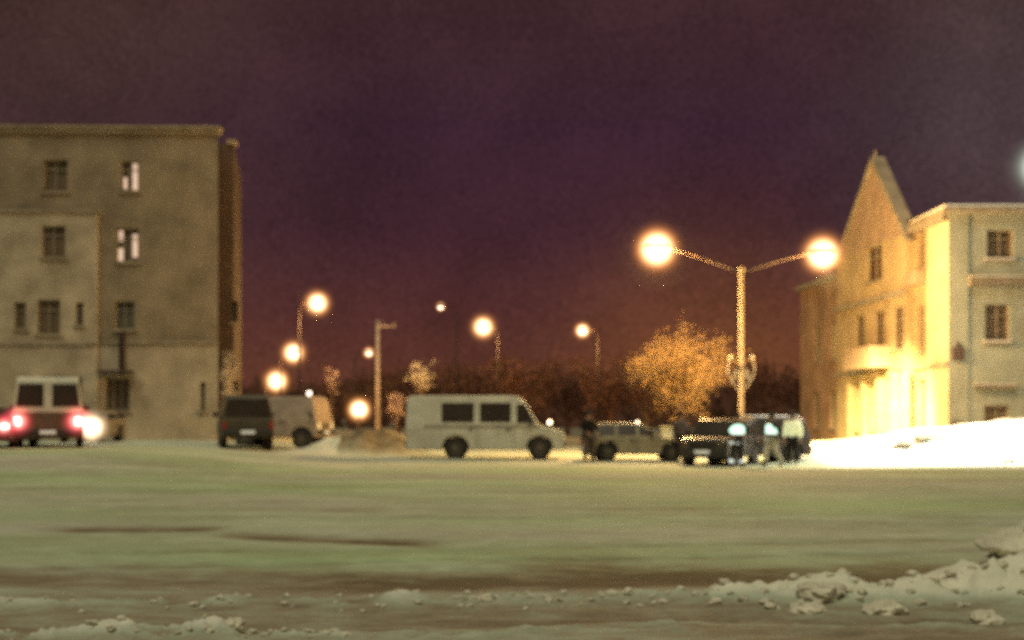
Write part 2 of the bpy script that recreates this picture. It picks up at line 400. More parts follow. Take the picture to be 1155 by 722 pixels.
def window(root, Fn, a, b, c, d, pane='glass', bars=1, depth=.16, lit=None, sill=True, snow=False):
    t = .07; m = MB()
    fbox(m, Fn, a, a+t, c, d, -depth-.05, -depth+.03); fbox(m, Fn, b-t, b, c, d, -depth-.05, -depth+.03)
    fbox(m, Fn, a+t, b-t, c, c+t, -depth-.05, -depth+.03); fbox(m, Fn, a+t, b-t, d-t, d, -depth-.05, -depth+.03)
    for k in range(bars):
        u = a + (b-a)*(k+1)/(bars+1); fbox(m, Fn, u-t*.4, u+t*.4, c+t, d-t, -depth-.045, -depth+.02)
    fbox(m, Fn, a+t, b-t, c+(d-c)*.68, c+(d-c)*.68+.05, -depth-.04, -depth+.017)
    w = m.build('window', M['frame'], root)
    m = MB(); m.add([Fn(a+.01, c+.01, -depth-.06), Fn(b-.01, c+.01, -depth-.06), Fn(b-.01, d-.01, -depth-.06), Fn(a+.01, d-.01, -depth-.06)], [(0,1,2,3)])
    m.build('pane', M[pane], w)
    if lit:
        for (la, lb, lc, ld) in lit:
            m = MB(); n = 8
            for k in range(n):      # pleated curtain
                x0 = lerp(la, lb, k/n); x1 = lerp(la, lb, (k+1)/n); q = -depth-.052 + (.012 if k % 2 else 0)
                q2 = -depth-.052 + (0 if k % 2 else .012)
                m.add([Fn(x0, lc, q), Fn(x1, lc, q2), Fn(x1, ld, q2), Fn(x0, ld, q)], [(0,1,2,3)])
            m.build('curtain', M['curtain'], w)
    if sill:
        m = MB(); fbox(m, Fn, a-.1, b+.1, c-.09, c-.003, -.02, .1); m.build('sill', M['trim'], w)
    if snow:
        m = MB(); fbox(m, Fn, a-.08, b+.08, c-.001, c+.08, -.01, .09); m.build('sill_snow', M['snow'], w, bevel=.03)
    return w

# ------------------------------------------------------------------ left apartment block
dB = 62.0; k = F/dB
bx = PX(246, dB); bz = .30
A = thing('apartment_building', (bx, dB, 0), R(1.6), 'tall weathered beige apartment block with two stair windows glowing pink, behind the parked van', 'building')
def U(px): return (px - 246)/k
def V(py): return EYE + (HZ - py)/k
BAY = .2
def FA(off=0.0):
    return lambda u, v, w: (u, -w - off, v)
top = V(151)
# main face right of the bay (px 112..246), stair strip recessed at px 116..160
holes = [(U(137), U(157), V(216), V(182)), (U(131), U(157), V(296), V(258)), (U(130), U(153), V(372), V(340)), (U(119), U(147), V(464), V(426)), (U(226), U(232), V(464), V(431))]
m = MB(); Fm = FA(0)
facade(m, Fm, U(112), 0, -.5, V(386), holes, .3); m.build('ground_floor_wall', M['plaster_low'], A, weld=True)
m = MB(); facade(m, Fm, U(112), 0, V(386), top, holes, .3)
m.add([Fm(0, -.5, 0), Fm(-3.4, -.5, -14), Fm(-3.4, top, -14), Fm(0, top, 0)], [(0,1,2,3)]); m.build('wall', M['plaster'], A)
# projecting bay (px -120..112)
Fb = FA(BAY); bh = []
for (a, b, c, d) in ((50,77,292,256),(45,71,378,339),(20,33,372,342),(88,97,368,342),(88,95,455,426),(50,80,450,424),
                     (-30,-3,292,256),(-30,-3,378,339),(-30,-3,455,424),(-90,-63,292,256),(-90,-63,378,339)):
    bh.append((U(a), U(b), V(c), V(d)))
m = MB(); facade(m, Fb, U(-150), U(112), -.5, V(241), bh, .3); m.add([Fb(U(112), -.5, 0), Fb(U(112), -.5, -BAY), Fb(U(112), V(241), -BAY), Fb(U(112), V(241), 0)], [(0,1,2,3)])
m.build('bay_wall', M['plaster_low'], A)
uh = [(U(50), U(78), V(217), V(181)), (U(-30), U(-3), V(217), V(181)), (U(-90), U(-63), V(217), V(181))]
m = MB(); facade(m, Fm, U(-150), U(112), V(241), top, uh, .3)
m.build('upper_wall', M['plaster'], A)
for q in ((U(-150), U(114), V(241), V(238), .001, BAY+.1), (U(-150), U(112)-.002, V(390), V(387), BAY+.002, BAY+.07), (U(112.1), .0, V(388), V(385), .002, .09)):
    m = MB(); fbox(m, Fm, *q); m.build('string_course', M['trim'], A)
m = MB(); fbox(m, Fm, U(-150), .05, top-.003, top+.2, -.5, .16); fbox(m, Fm, U(-150), .12, top+.2, top+.3, -.5, .26); m.build('cornice', M['trim'], A)
m = MB(); m.add([Fm(U(-150), top+.3, .2), Fm(.08, top+.3, .2), Fm(-3.4, top+.3, -14), Fm(U(-150), top+.3, -14)], [(0,1,2,3)]); m.build('roof', M['roof'], A)
for i, h in enumerate(bh): window(A, Fb, *h[:4], bars=1 if h[1]-h[0] > .7 else 0)
for h in uh: window(A, Fm, *h[:4], bars=1 if h[1]-h[0] > .7 else 0)
window(A, Fm, *holes[0], pane='glass', lit=[(U(149), U(156), V(214), V(184)), (U(139), U(143), V(213), V(200))])
window(A, Fm, *holes[1], pane='glass', bars=2, lit=[(U(133), U(139.5), V(294), V(280)), (U(133.5), U(139.5), V(272), V(260)), (U(149), U(155), V(290), V(264))])
window(A, Fm, *holes[2], pane='glassg'); window(A, Fm, *holes[3], pane='glass', bars=2); window(A, Fm, *holes[4], pane='glass', bars=0)
for q in (((U(139), -.12, V(376)), (U(139), -.12, V(423)), .13), ((U(136), -.12, V(467)), (U(136), -.12, .25), .16)):
    m = MB(); m.tube(q[:2], q[2], 8); m.build('drainpipe', M['darkpole'], A)
m = MB()   # doorway canopy
fbox(m, Fm, U(114), U(152), V(421), V(418), .01, .7); m.build('canopy', M['roof'], A)
# set-back side wing (px 246..264)
Fw = FA(-2.2); w1 = PX(265, dB+2.2) - bx
sh = [(.28, .52, V(440), V(428)), (.2, .5, V(360), V(335))]
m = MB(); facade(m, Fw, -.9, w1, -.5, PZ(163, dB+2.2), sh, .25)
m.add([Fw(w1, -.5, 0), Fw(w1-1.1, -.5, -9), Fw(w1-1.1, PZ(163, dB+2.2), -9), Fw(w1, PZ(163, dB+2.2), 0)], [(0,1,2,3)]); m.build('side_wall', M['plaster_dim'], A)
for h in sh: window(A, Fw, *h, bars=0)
m = MB(); zt = PZ(163, dB+2.2); fbox(m, Fw, .02, w1+.1, zt, zt+.2, -.6, .14); m.build('side_cornice', M['trim'], A)

# ------------------------------------------------------------------ right gabled building
cx, cy = PX(1070, 60), 60.0
G = thing('gabled_building', (cx, cy, 0), 0, 'pale three storey corner house with a tall pointed gable glowing yellow in the street light', 'building')
def FS(u, v, w): return (u, -w, v)                       # street front, faces the camera
wd = Vector((-1.5, 23, 0)).normalized(); wn = Vector((-wd.y, wd.x, 0))
def FWo(off):
    def f(u, v, w):
        p = wd*u + wn*(w + off); return (p.x, p.y, v)
    return f
k60 = F/60.0
def Uf(px): return (px - 1070)/k60
def Vf(py): return EYE + (HZ - py)/k60
te = Vf(241)
fh = [(Uf(1113), Uf(1143), Vf(293), Vf(259)), (Uf(1111), Uf(1139), Vf(386), Vf(343)), (Uf(1110), Uf(1138), Vf(492), Vf(457)),
      (Uf(1180), Uf(1210), Vf(293), Vf(259)), (Uf(1180), Uf(1210), Vf(386), Vf(343)), (Uf(1250), Uf(1280), Vf(293), Vf(259)), (Uf(1250), Uf(1280), Vf(386), Vf(343))]
m = MB(); facade(m, FS, 0, Uf(1330), -.5, te, fh, .3); m.build('front_wall', M['pale'], G)
for i, h in enumerate(fh): window(G, FS, *h, bars=1, snow=(i != 2), depth=.12)
for q in ((Uf(1092), Uf(1330), Vf(323), Vf(313), .002, .35), (Uf(1098), Uf(1146), Vf(438), Vf(434), .002, .16)):
    m = MB(); fbox(m, FS, *q); lg = m.build('ledge', M['ledge'], G)
    m = MB(); fbox(m, FS, q[0]+.03, q[1]-.01, q[3]+.002, q[3]+.05, .01, q[5]-.02); m.build('ledge_snow', M['snow'], lg)
m = MB(); fbox(m, FS, Uf(1073), Uf(1087), Vf(406), Vf(392), .003, .16); fbox(m, FS, Uf(1078), Uf(1082), Vf(392)+.002, Vf(386), .02, .1); m.build('wall_lamp_box', M['roof'], G, bevel=.03)
m = MB(); fbox(m, FS, -.02, Uf(1092), -.5, te, .001, .05); m.build('corner_pilaster', M['pale'], G)
m = MB(); fbox(m, FS, Uf(1073), Uf(1084), Vf(482), Vf(476), .06, .3); m.build('vent_box', M['roof'], G)
# west wall, receding
def Uw(px, off=0):     # distance along the west wall seen at a given bearing
    t = (px - 577.5)/F
    return (cx - t*cy)/(t*wd.y - wd.x)
def Zw(py, px): return PZ(py, cy + Uw(px)*wd.y)
Fw0 = FWo(0)
u1, u2, u3, u4 = Uw(1046), Uw(1031), Uw(951), Uw(903)
wh = []
m = MB(); h0 = [(.9, 1.5, Zw(490, 1060), Zw(452, 1060))]
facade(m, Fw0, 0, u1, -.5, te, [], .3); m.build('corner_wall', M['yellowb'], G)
# narrow recessed strip
h1 = [(u1+.35, u1+1.25, 8.3, 10.0), (u1+.35, u1+1.25, 4.5, 6.6), (u1+.35, u1+1.25, 1.2, 3.3)]
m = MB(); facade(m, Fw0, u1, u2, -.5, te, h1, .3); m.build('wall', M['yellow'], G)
for h in h1: window(G, Fw0, *h, pane='glassb', bars=0, depth=.2)
# gabled bay, stands proud
Fg = FWo(.35); gm = Uw(993)
g_e = 9.9
hg = []
for (a, b) in ((gm-1.3, gm+1.1),): hg.append((a, b, 8.2, 9.9, 'glassb'))
for c in (gm-3.6, gm-.9, gm+2.1): hg.append((c-.75, c+.75, 4.7, 6.7, 'glassb'))
for c in (gm-4.4, gm-2.4, gm-.2, gm+2.2): hg.append((c-.55, c+.55, .9, 3.5, 'glassb'))
m = MB(); facade(m, Fg, u2, u3, -.5, g_e, [h[:4] for h in hg if h[3] <= g_e], .3)
ap = PZ(178, cy + gm*wd.y) - .35
for e in (u2, u3): m.add([Fg(e, -.5, 0), Fg(e, -.5, -.35), Fg(e, g_e, -.35), Fg(e, g_e, 0)], [(0,1,2,3)])
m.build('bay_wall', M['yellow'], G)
m = MB(); gl, gr = u2 + .0, u3
m.add([Fg(gl, g_e, 0), Fg(gr, g_e, 0), Fg(gm, ap, 0), Fg(gl, g_e, -.5), Fg(gr, g_e, -.5), Fg(gm, ap, -.5)], [(0,1,2),(3,5,4),(0,2,5,3),(1,4,5,2)])
m.build('gable', M['tile'], G)
m = MB()
for (e, sgn) in ((gl, -1), (gr, 1)):
    n = Vector((ap - g_e, 0)).length
    o1 = (e - (-sgn)*.28, g_e - .5); ee = .0
    P = [Fg(e + sgn*.18, g_e-.35, w) for w in (-.55, .12)] + [Fg(gm, ap + .02, w) for w in (.12, -.55)]
    Q = [Fg(e + sgn*.42, g_e-.35, w) for w in (-.55, .12)] + [Fg(gm, ap + .4, w) for w in (.12, -.55)]
    m.add(P + Q, [(0,1,2,3),(7,6,5,4),(0,4,5,1),(1,5,6,2),(2,6,7,3),(3,7,4,0)])
m.build('gable_coping', M['trim'], G)
m = MB(); m.tube([Fg(gm, ap+.3, -.1), Fg(gm, ap+.75, -.1)], [.12, .02], 8); m.build('finial', M['trim'], G)
for h in hg: window(G, Fg, *h[:4], pane=h[4], bars=1, depth=.14)
m = MB()
for c in (gm-5.0, gm-3.4, gm-1.3, gm+1.0, gm+3.3):
    m = MB(); fbox(m, Fg, c-.2, c+.2, -.4, 3.7, .003, .28); m.build('pilaster', M['yellow'], G)
m = MB(); fbox(m, Fg, gm-2.6, gm+1.6, 3.95, 4.2, .003, 1.0); fbox(m, Fg, gm-2.6, gm+1.6, 4.2, 4.95, .9, 1.0); fbox(m, Fg, gm-2.6, gm-2.5, 4.2, 4.95, .003, .898); fbox(m, Fg, gm+1.5, gm+1.6, 4.2, 4.95, .003, .898)
m.build('balcony', M['tile'], G, bevel=.02)
m = MB(); fbox(m, Fg, u2-.05, u3+.05, 7.15, 7.4, .003, .14); m.build('string_course', M['trim'], G)
for F_, a_, b_ in ((Fw0, .0, u2-.06), (Fg, u2+.02, gm-2.7), (Fg, gm+1.7, u3)):
    m = MB(); fbox(m, F_, a_, b_, 3.75, 3.95, .003, .12); m.build('string_course', M['trim'], G)
# small balcony on the recessed strip
m = MB(); fbox(m, Fw0, u1+.1, u2-.1, 7.5, 8.1, .003, .5); m.build('upper_balcony', M['tile'], G)
# far wing, brown
hf = [(u3+1.2, u3+2.4, 4.7, 6.7, 'curtain_y'), (u3+4.4, u3+5.6, 4.7, 6.7, 'glass'), (u3+1.2, u3+2.4, 1.0, 3.0, 'glass'), (u3+4.4, u3+5.6, 1.0, 3.0, 'glass')]
m = MB(); facade(m, Fw0, u3, u4, -.5, 9.0, [h[:4] for h in hf], .3)
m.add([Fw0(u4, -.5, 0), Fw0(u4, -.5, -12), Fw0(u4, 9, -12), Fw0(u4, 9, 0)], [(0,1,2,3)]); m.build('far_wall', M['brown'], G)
for h in hf: window(G, Fw0, *h[:4], pane=h[4], depth=.14)
# roofs and snow-laden eaves
m = MB(); fbox(m, FS, -.35, Uf(1330)+.3, te+.002, te+.2, -13, .4); m.build('cornice', M['trim'], G)
m = MB(); fbox(m, FS, -.3, Uf(1330)+.25, te+.202, te+.36, -12.8, .36); m.build('roof_snow', M['snow'], G, bevel=.06)
P0 = [(-.2, .2, te+.361), (Uf(1330), .2, te+.361), (Uf(1330), 12, te+.361), (-.9, 12, te+.361), (2.5, 6, te+1.0), (Uf(1330)-2, 6, te+1.0)]
m = MB(); m.add(P0, [(0,1,5,4),(1,2,5),(2,3,4,5),(3,0,4)]); m.build('roof', M['roof'], G)
m = MB(); fbox(m, Fw0, u3-.01, u4+.2, 9.002, 9.25, -12, .3); m.build('far_cornice', M['trim'], G)
m = MB(); fbox(m, Fw0, -.02, u2+.0, te-.30, te, .003, .3); m.build('eave', M['trim'], G)

# ------------------------------------------------------------------ street lamps
def lamp_head(root, p, onm, dirx, r=.22):
    m = MB(); x, y, z = p
    m.ball((x, y, z+.06), r*1.25, 12, 6, (1.5, .9, .5)); h = m.build('lamp_head', M['darkpole'], root, smooth=True)
    m = MB(); m.ball((x, y, z-.05), r, 12, 8, (1.15, .9, .7)); m.build('lamp_glass', M[onm], h, smooth=True)
dl = 58.0
px_ = PX(836, dl); gz = height(px_, dl)
D1 = thing('double_street_lamp', (px_, dl, gz), 0, 'tall pale street lamp pole with two long arms and two lit orange lamps', 'street lamp')
tz = PZ(306, dl) - gz
m = MB(); m.tube([(0,0,-.3), (0,0,.8), (0,0,.82), (0,0,tz)], [.16, .15, .12, .09], 12); m.build('pole', M['pole'], D1, smooth=True)
m = MB(); m.ball((0,0,tz+.05), .15, 10, 6); m.build('pole_cap', M['pole'], D1, smooth=True)
L1 = (PX(741, dl) - px_, 0, PZ(280, dl) - gz); L2 = (PX(928, dl) - px_, 0, PZ(286, dl) - gz)
for L_ in (L1, L2):
    sg = 1 if L_[0] > 0 else -1
    pts = []
    for i in range(9):
        t = i/8; pts.append((L_[0]*t, 0, tz - .05 + (L_[2] + .12 - tz + .05)*(.75*t + .25*math.sin(t*math.pi/2))))
    m = MB(); m.tube(pts, [.05]*4 + [.03]*5, 8); m.build('arm', M['arm'], D1, smooth=True)
    lamp_head(D1, L_, 'lamp_on', sg, .3)
# festive brackets with pennants half way up the pole
for sg in (-1, 1):
    zb = PZ(440, dl) - gz; pts = []
    for i in range(8):
        t = i/7; pts.append((sg*(.12 + .42*math.sin(t*math.pi*.75)), 0, zb + 1.3*t))
    m = MB(); m.tube(pts, [.04]*8, 6); m.ball(pts[-1], .12, 8, 6); br = m.build('ornament_bracket', M['twigw'], D1, smooth=True)
    m = MB(); n = 7; vs = []
    for i in range(n):
        t = i/(n-1); vs += [(sg*(.16 + .10*math.sin(t*5)), .02*math.sin(9*t), zb + .15 + .7*t), (sg*(.24 + .10*math.sin(t*3)), -.05, zb + .25 + .6*t)]
    m.add(vs, [(2*i, 2*i+1, 2*i+3, 2*i+2) for i in range(n-1)]); m.build('pennant', M['twigw'], br)
glow_ball((px_+L1[0], dl, gz+L1[2]-.03), 1.75, 80, ORANGE_IN, ORANGE_OUT, 7)
glow_ball((px_+L2[0], dl, gz+L2[2]-.03), 1.65, 75, ORANGE_IN, ORANGE_OUT, 7)
SOD = (1, .58, .2)
point('lamp_light', (px_+L1[0], dl-.1, gz+L1[2]-.75), 7500, SOD, .25)
point('lamp_light', (px_+L2[0], dl-.1, gz+L2[2]-.75), 4200, (1, .56, .2), .25)
point('lamp_spot', (px_+L2[0]+.1, dl-.1, gz+L2[2]-.5), 78000, (1, .78, .32), .3, ((17.4, 70, -4), 60, 1.0))
# single lamp standing just past the right edge
dr = 50.5; rx = PX(1177, dr); rg = height(rx, dr); lz = PZ(188, dr)
D2 = thing('street_lamp', (rx+1.6, dr, rg), 0, 'white lit street lamp over the bright snow bank at the right edge', 'street lamp')
m = MB(); m.tube([(0,0,-.3), (0,0,lz-rg-.5)], [.14, .08], 10); m.build('pole', M['pole'], D2, smooth=True)
m = MB(); m.tube([(0,0,lz-rg-.55), (-.3,0,lz-rg-.05), (-.9,0,lz-rg+.1), (-1.5,0,lz-rg+.12)], .05, 8); m.build('arm', M['pole'], D2, smooth=True)
lamp_head(D2, (-1.6, 0, lz-rg), 'lampw_on', -1)
glow_ball((rx, dr, lz), 2.0, 14, (.95, 1, .9), (.45, .55, .42), 6)
point('lamp_spot', (rx, dr-.2, lz-.4), 13000, (1, .98, .86), .25, ((14.8, 51.0, .4), 78, .8))

# lamps along the street behind: px, py, distance, disc scale, lamp material, label
far = [
 (358, 342, 86, 1.0, 'highest and largest of the lit lamps beyond the dark jeep', 1500),
 (331, 398, 118, .95, 'middle lit lamp of the three stepping down above the dark jeep', 900),
 (312, 430, 150, 1.0, 'lowest lit lamp of the three just above the dark jeep roof', 900),
 (416, 398, 112, .45, 'small lit lamp touching the left side of the bare pale pole', 0),
 (497, 346, 96, .36, 'tiny lit lamp high above the left end of the white minibus', 0),
 (545, 369, 104, .95, 'bright lit lamp high above the two windows of the white minibus', 1500),
 (657, 373, 100, .62, 'lit lamp with a smudge of glow, up between the minibus and the orange tree', 1200),
]
for (a, b, d, s, lb, en) in far:
    x = PX(a, d); z = PZ(b, d); sg = 1 if a < 450 else -1
    t = thing('street_lamp', (x + sg*-1.1, d, .1), 0, lb, 'street lamp', 'lit lamps along the far street')
    m = MB(); m.tube([(0,0,-.4), (0,0,z-.45)], [.10, .06], 8); m.build('pole', M['darkpole'], t, smooth=True)
    m = MB(); m.tube([(0,0,z-.5), (sg*.3,0,z-.1), (sg*1.0,0,z+.02)], .035, 6); m.build('arm', M['darkpole'], t, smooth=True)
    q = s*d/90
    lamp_head(t, (sg*1.1, 0, z-.1), 'small_on' if s < .5 else 'lamp_on', sg, min(.34, .22*max(.7, q)))
    glow_ball((x, d, z), 1.7*q, 45 if s > .5 else 28, ORANGE_IN, ORANGE_OUT, 7)
    if en: point('lamp_light', (x, d-.2, z-.6), en, SOD, .3)
# low lit lamp beside the heap
d = 72; x = PX(405, d); z = PZ(462, d)
t = thing('bollard_lamp', (x, d, .1), 0, 'low lit lamp glowing just above the dark snow heap', 'lamp')
m = MB(); m.tube([(0,0,-.3), (0,0,z-.3)], [.08, .06], 8); m.build('post', M['darkpole'], t)
m = MB(); m.ball((0,0,z-.1), .2, 12, 8); m.build('lamp_glass', M['lamp_on'], t, smooth=True)
glow_ball((x, d, z), 1.3, 50, ORANGE_IN, ORANGE_OUT, 7); point('lamp_light', (x, d-.3, z+.8), 1400, SOD, .2)
# tiny far lights
for (a, b, d, r, lb) in ((719, 477, 64, .09, 'pinpoint white lamp over the roof of the beige car'), (349, 444, 140, .25, 'pinpoint lamp between the pale truck and the pink lit tree'), (620, 476.5, 60, .10, 'pinpoint lamp above the bonnet of the white minibus')):
    x = PX(a, d); z = PZ(b, d)
    t = thing('small_lamp', (x, d, .1), 0, lb, 'lamp')
    m = MB(); m.tube([(0,0,-.3), (0,0,z-.12)], [.05, .04], 6); m.build('post', M['darkpole'], t)
    m = MB(); m.ball((0,0,z-.1), r, 10, 6); m.build('lamp_glass', M['small_on'], t, smooth=True)
# bare pale pole
d = 78; x = PX(426, d)
t = thing('utility_pole', (x, d, .1), 0, 'bare pale concrete pole right of a small lit lamp', 'pole')
m = MB(); zt = PZ(361, d); m.tube([(0,0,-.4), (0,0,zt-.1)], [.16, .10], 10); m.build('pole', M['concrete'], t, smooth=True)
m = MB(); m.box(-.1, 1.0, -.05, .05, zt-.5, zt-.4); m.build('crossarm', M['concrete'], t)
m = MB()
for q in (.3, .9): m.tube([(q,0,zt-.4), (q,0,zt-.22)], [.04, .03], 6)
m.build('insulators', M['concrete'], t)['kind'] = 'stuff'

# ------------------------------------------------------------------ trees
def tree(name, x, y, H, W, crown_m, label, cat='tree', group=None, seed=1, trunk_h=.3, n1=9, tw=900, tsize=.10, base=None, lean=0, trunk_m='bark', rt=.13):
    r = random.Random(seed); z0 = height(x, y) if y < 120 else 0
    t = thing(name, (x, y, z0 - .1), 0, label, cat, group)
    H = H - z0 + .1
    tr = MB(); cr = MB()
    th = H*trunk_h
    tr.tube([(0,0,0), (lean*.3, .02, th*.5), (lean, 0, th), (lean*1.2, .03, H*.7)], [rt*1.3, rt, rt*.8, rt*.25], 8)
    tips = []
    for i in range(n1):
        a = i*2.4 + r.uniform(-.4, .4); z = lerp(th*.85, H*.7, i/n1); out = W*.5*r.uniform(.55, 1.0)*(1 - .35*(i/n1))
        e = Vector((lean + math.cos(a)*out, math.sin(a)*out, z + (H - z)*r.uniform(.35, .8)))
        s0 = Vector((lean, 0, z)); mid = s0.lerp(e, .5) + Vector((0, 0, -.06*H*r.random()))
        tr.tube([s0, mid, e], [rt*.45, rt*.28, rt*.08], 5)
        for j in range(7):
            b0 = s0.lerp(e, r.uniform(.3, 1)); v = Vector((r.gauss(0, 1), r.gauss(0, 1), r.gauss(.5, .8))).normalized()*W*r.uniform(.12, .26)
            tr.tube([b0, b0 + v*.5 + Vector((0,0,.05)), b0 + v], [rt*.14, rt*.09, rt*.03], 4); tips.append((b0 + v*.35, b0 + v))
    for i in range(tw):
        p0, p1 = r.choice(tips); p = p0.lerp(p1, r.random()) + Vector((r.gauss(0, .05), r.gauss(0, .05), r.gauss(0, .05)))*W*.9
        v = Vector((r.gauss(0, 1), r.gauss(0, 1), r.gauss(.2, .9))).normalized()*tsize*r.uniform(.6, 2.2)
        w = v.cross(Vector((r.gauss(0,1), r.gauss(0,1), r.gauss(0,1)))).normalized()*tsize*r.uniform(.12, .35)
        cr.add([p, p + v*.5 + w, p + v, p + v*.5 - w], [(0,1,2,3)])
    tr.build('trunk', M[trunk_m], t, fixn=False); cr.build('crown', M[crown_m], t, fixn=False)
    return t
dt = 67
tree('bare_tree', PX(768, dt), dt, PZ(378, dt), 5.3, 'twig', 'frosty bushy tree lit orange behind the beige car and the lamp pole', seed=4, trunk_h=.32, n1=16, tw=7000, tsize=.13, rt=.12)
tree('bare_tree', PX(730, 84), 84, PZ(402, 84), 4.6, 'twigd', 'dim brown bare tree close behind the left side of the orange tree', seed=8, n1=12, tw=2600, tsize=.16)
tree('young_tree', PX(475, 76), 76, PZ(402, 76), 1.7, 'twigw', 'small rimed tree with a round pale crown above the left end of the minibus', seed=6, trunk_h=.66, n1=8, tw=700, tsize=.10, rt=.05)
tree('young_tree', PX(375, 88), 88, PZ(408, 88), 1.1, 'flag', 'thin pinkish lit tree left of the bare concrete pole', seed=12, trunk_h=.5, n1=9, tw=500, tsize=.10, rt=.05)
tree('young_tree', PX(364, 84), 84, PZ(441, 84), .9, 'flag', 'short pinkish bush low beside the pale truck', seed=13, trunk_h=.3, n1=8, tw=400, tsize=.10, rt=.05)
tree('young_tree', PX(447, 70), 70, PZ(434, 70), 1.0, 'flag', 'slim pale tree standing right behind the rear of the minibus', seed=15, trunk_h=.3, n1=10, tw=420, tsize=.12, rt=.05)
tree('young_tree', PX(257, 60.5), 60.5, PZ(385, 60.5), .95, 'twigw', 'slim rimed tree at the corner of the apartment block', seed=17, trunk_h=.25, n1=12, tw=520, tsize=.09, rt=.05, trunk_m='twigw')
for i, (a, b, d, w, lb) in enumerate([(520, 412, 118, 9, 'dark bare tree over the windows of the minibus'), (590, 404, 112, 9, 'dark bare tree over the bonnet of the minibus'), (640, 418, 122, 9, 'dark bare tree over the standing dark figure'),
                                   (690, 408, 108, 8, 'dark bare tree over the beige car'), (450, 425, 125, 8, 'dark bare tree behind the slim pale tree'), (395, 430, 130, 8, 'dark bare tree behind the low lamp'), (872, 415, 118, 9, 'dark bare tree right of the lamp pole')]):
    tree('dark_tree', PX(a, d), d, PZ(b, d), w, 'twigd', lb, group='dark bare trees across the far street', seed=30+i, n1=10, tw=2200, tsize=.3, rt=.2, trunk_m='twigd')
# far-off wood
m = MB(); r = random.Random(3)
for i in range(9000):
    a = r.uniform(-.75, .75); d = r.uniform(215, 250); x = a*d
    hh = 6.5 + 2.8*noise.noise(Vector((x*.03, 0, 2))) + 1.6*noise.noise(Vector((x*.15, 0, 5)))
    z = hh*r.random()**.8; s = r.uniform(.5, 1.3); v = Vector((r.gauss(0,1), r.gauss(0,.3), r.gauss(.6,1)))*s; w = Vector((r.gauss(0,1), 0, r.gauss(0,1)))*s*.6
    p = Vector((x, d, z)); m.add([p-v, p+w, p+v, p-w], [(0,1,2,3)])
tag(m.build('distant_wood', M['twigd'], fixn=False), 'dark far-off wood along the horizon', kind='stuff')

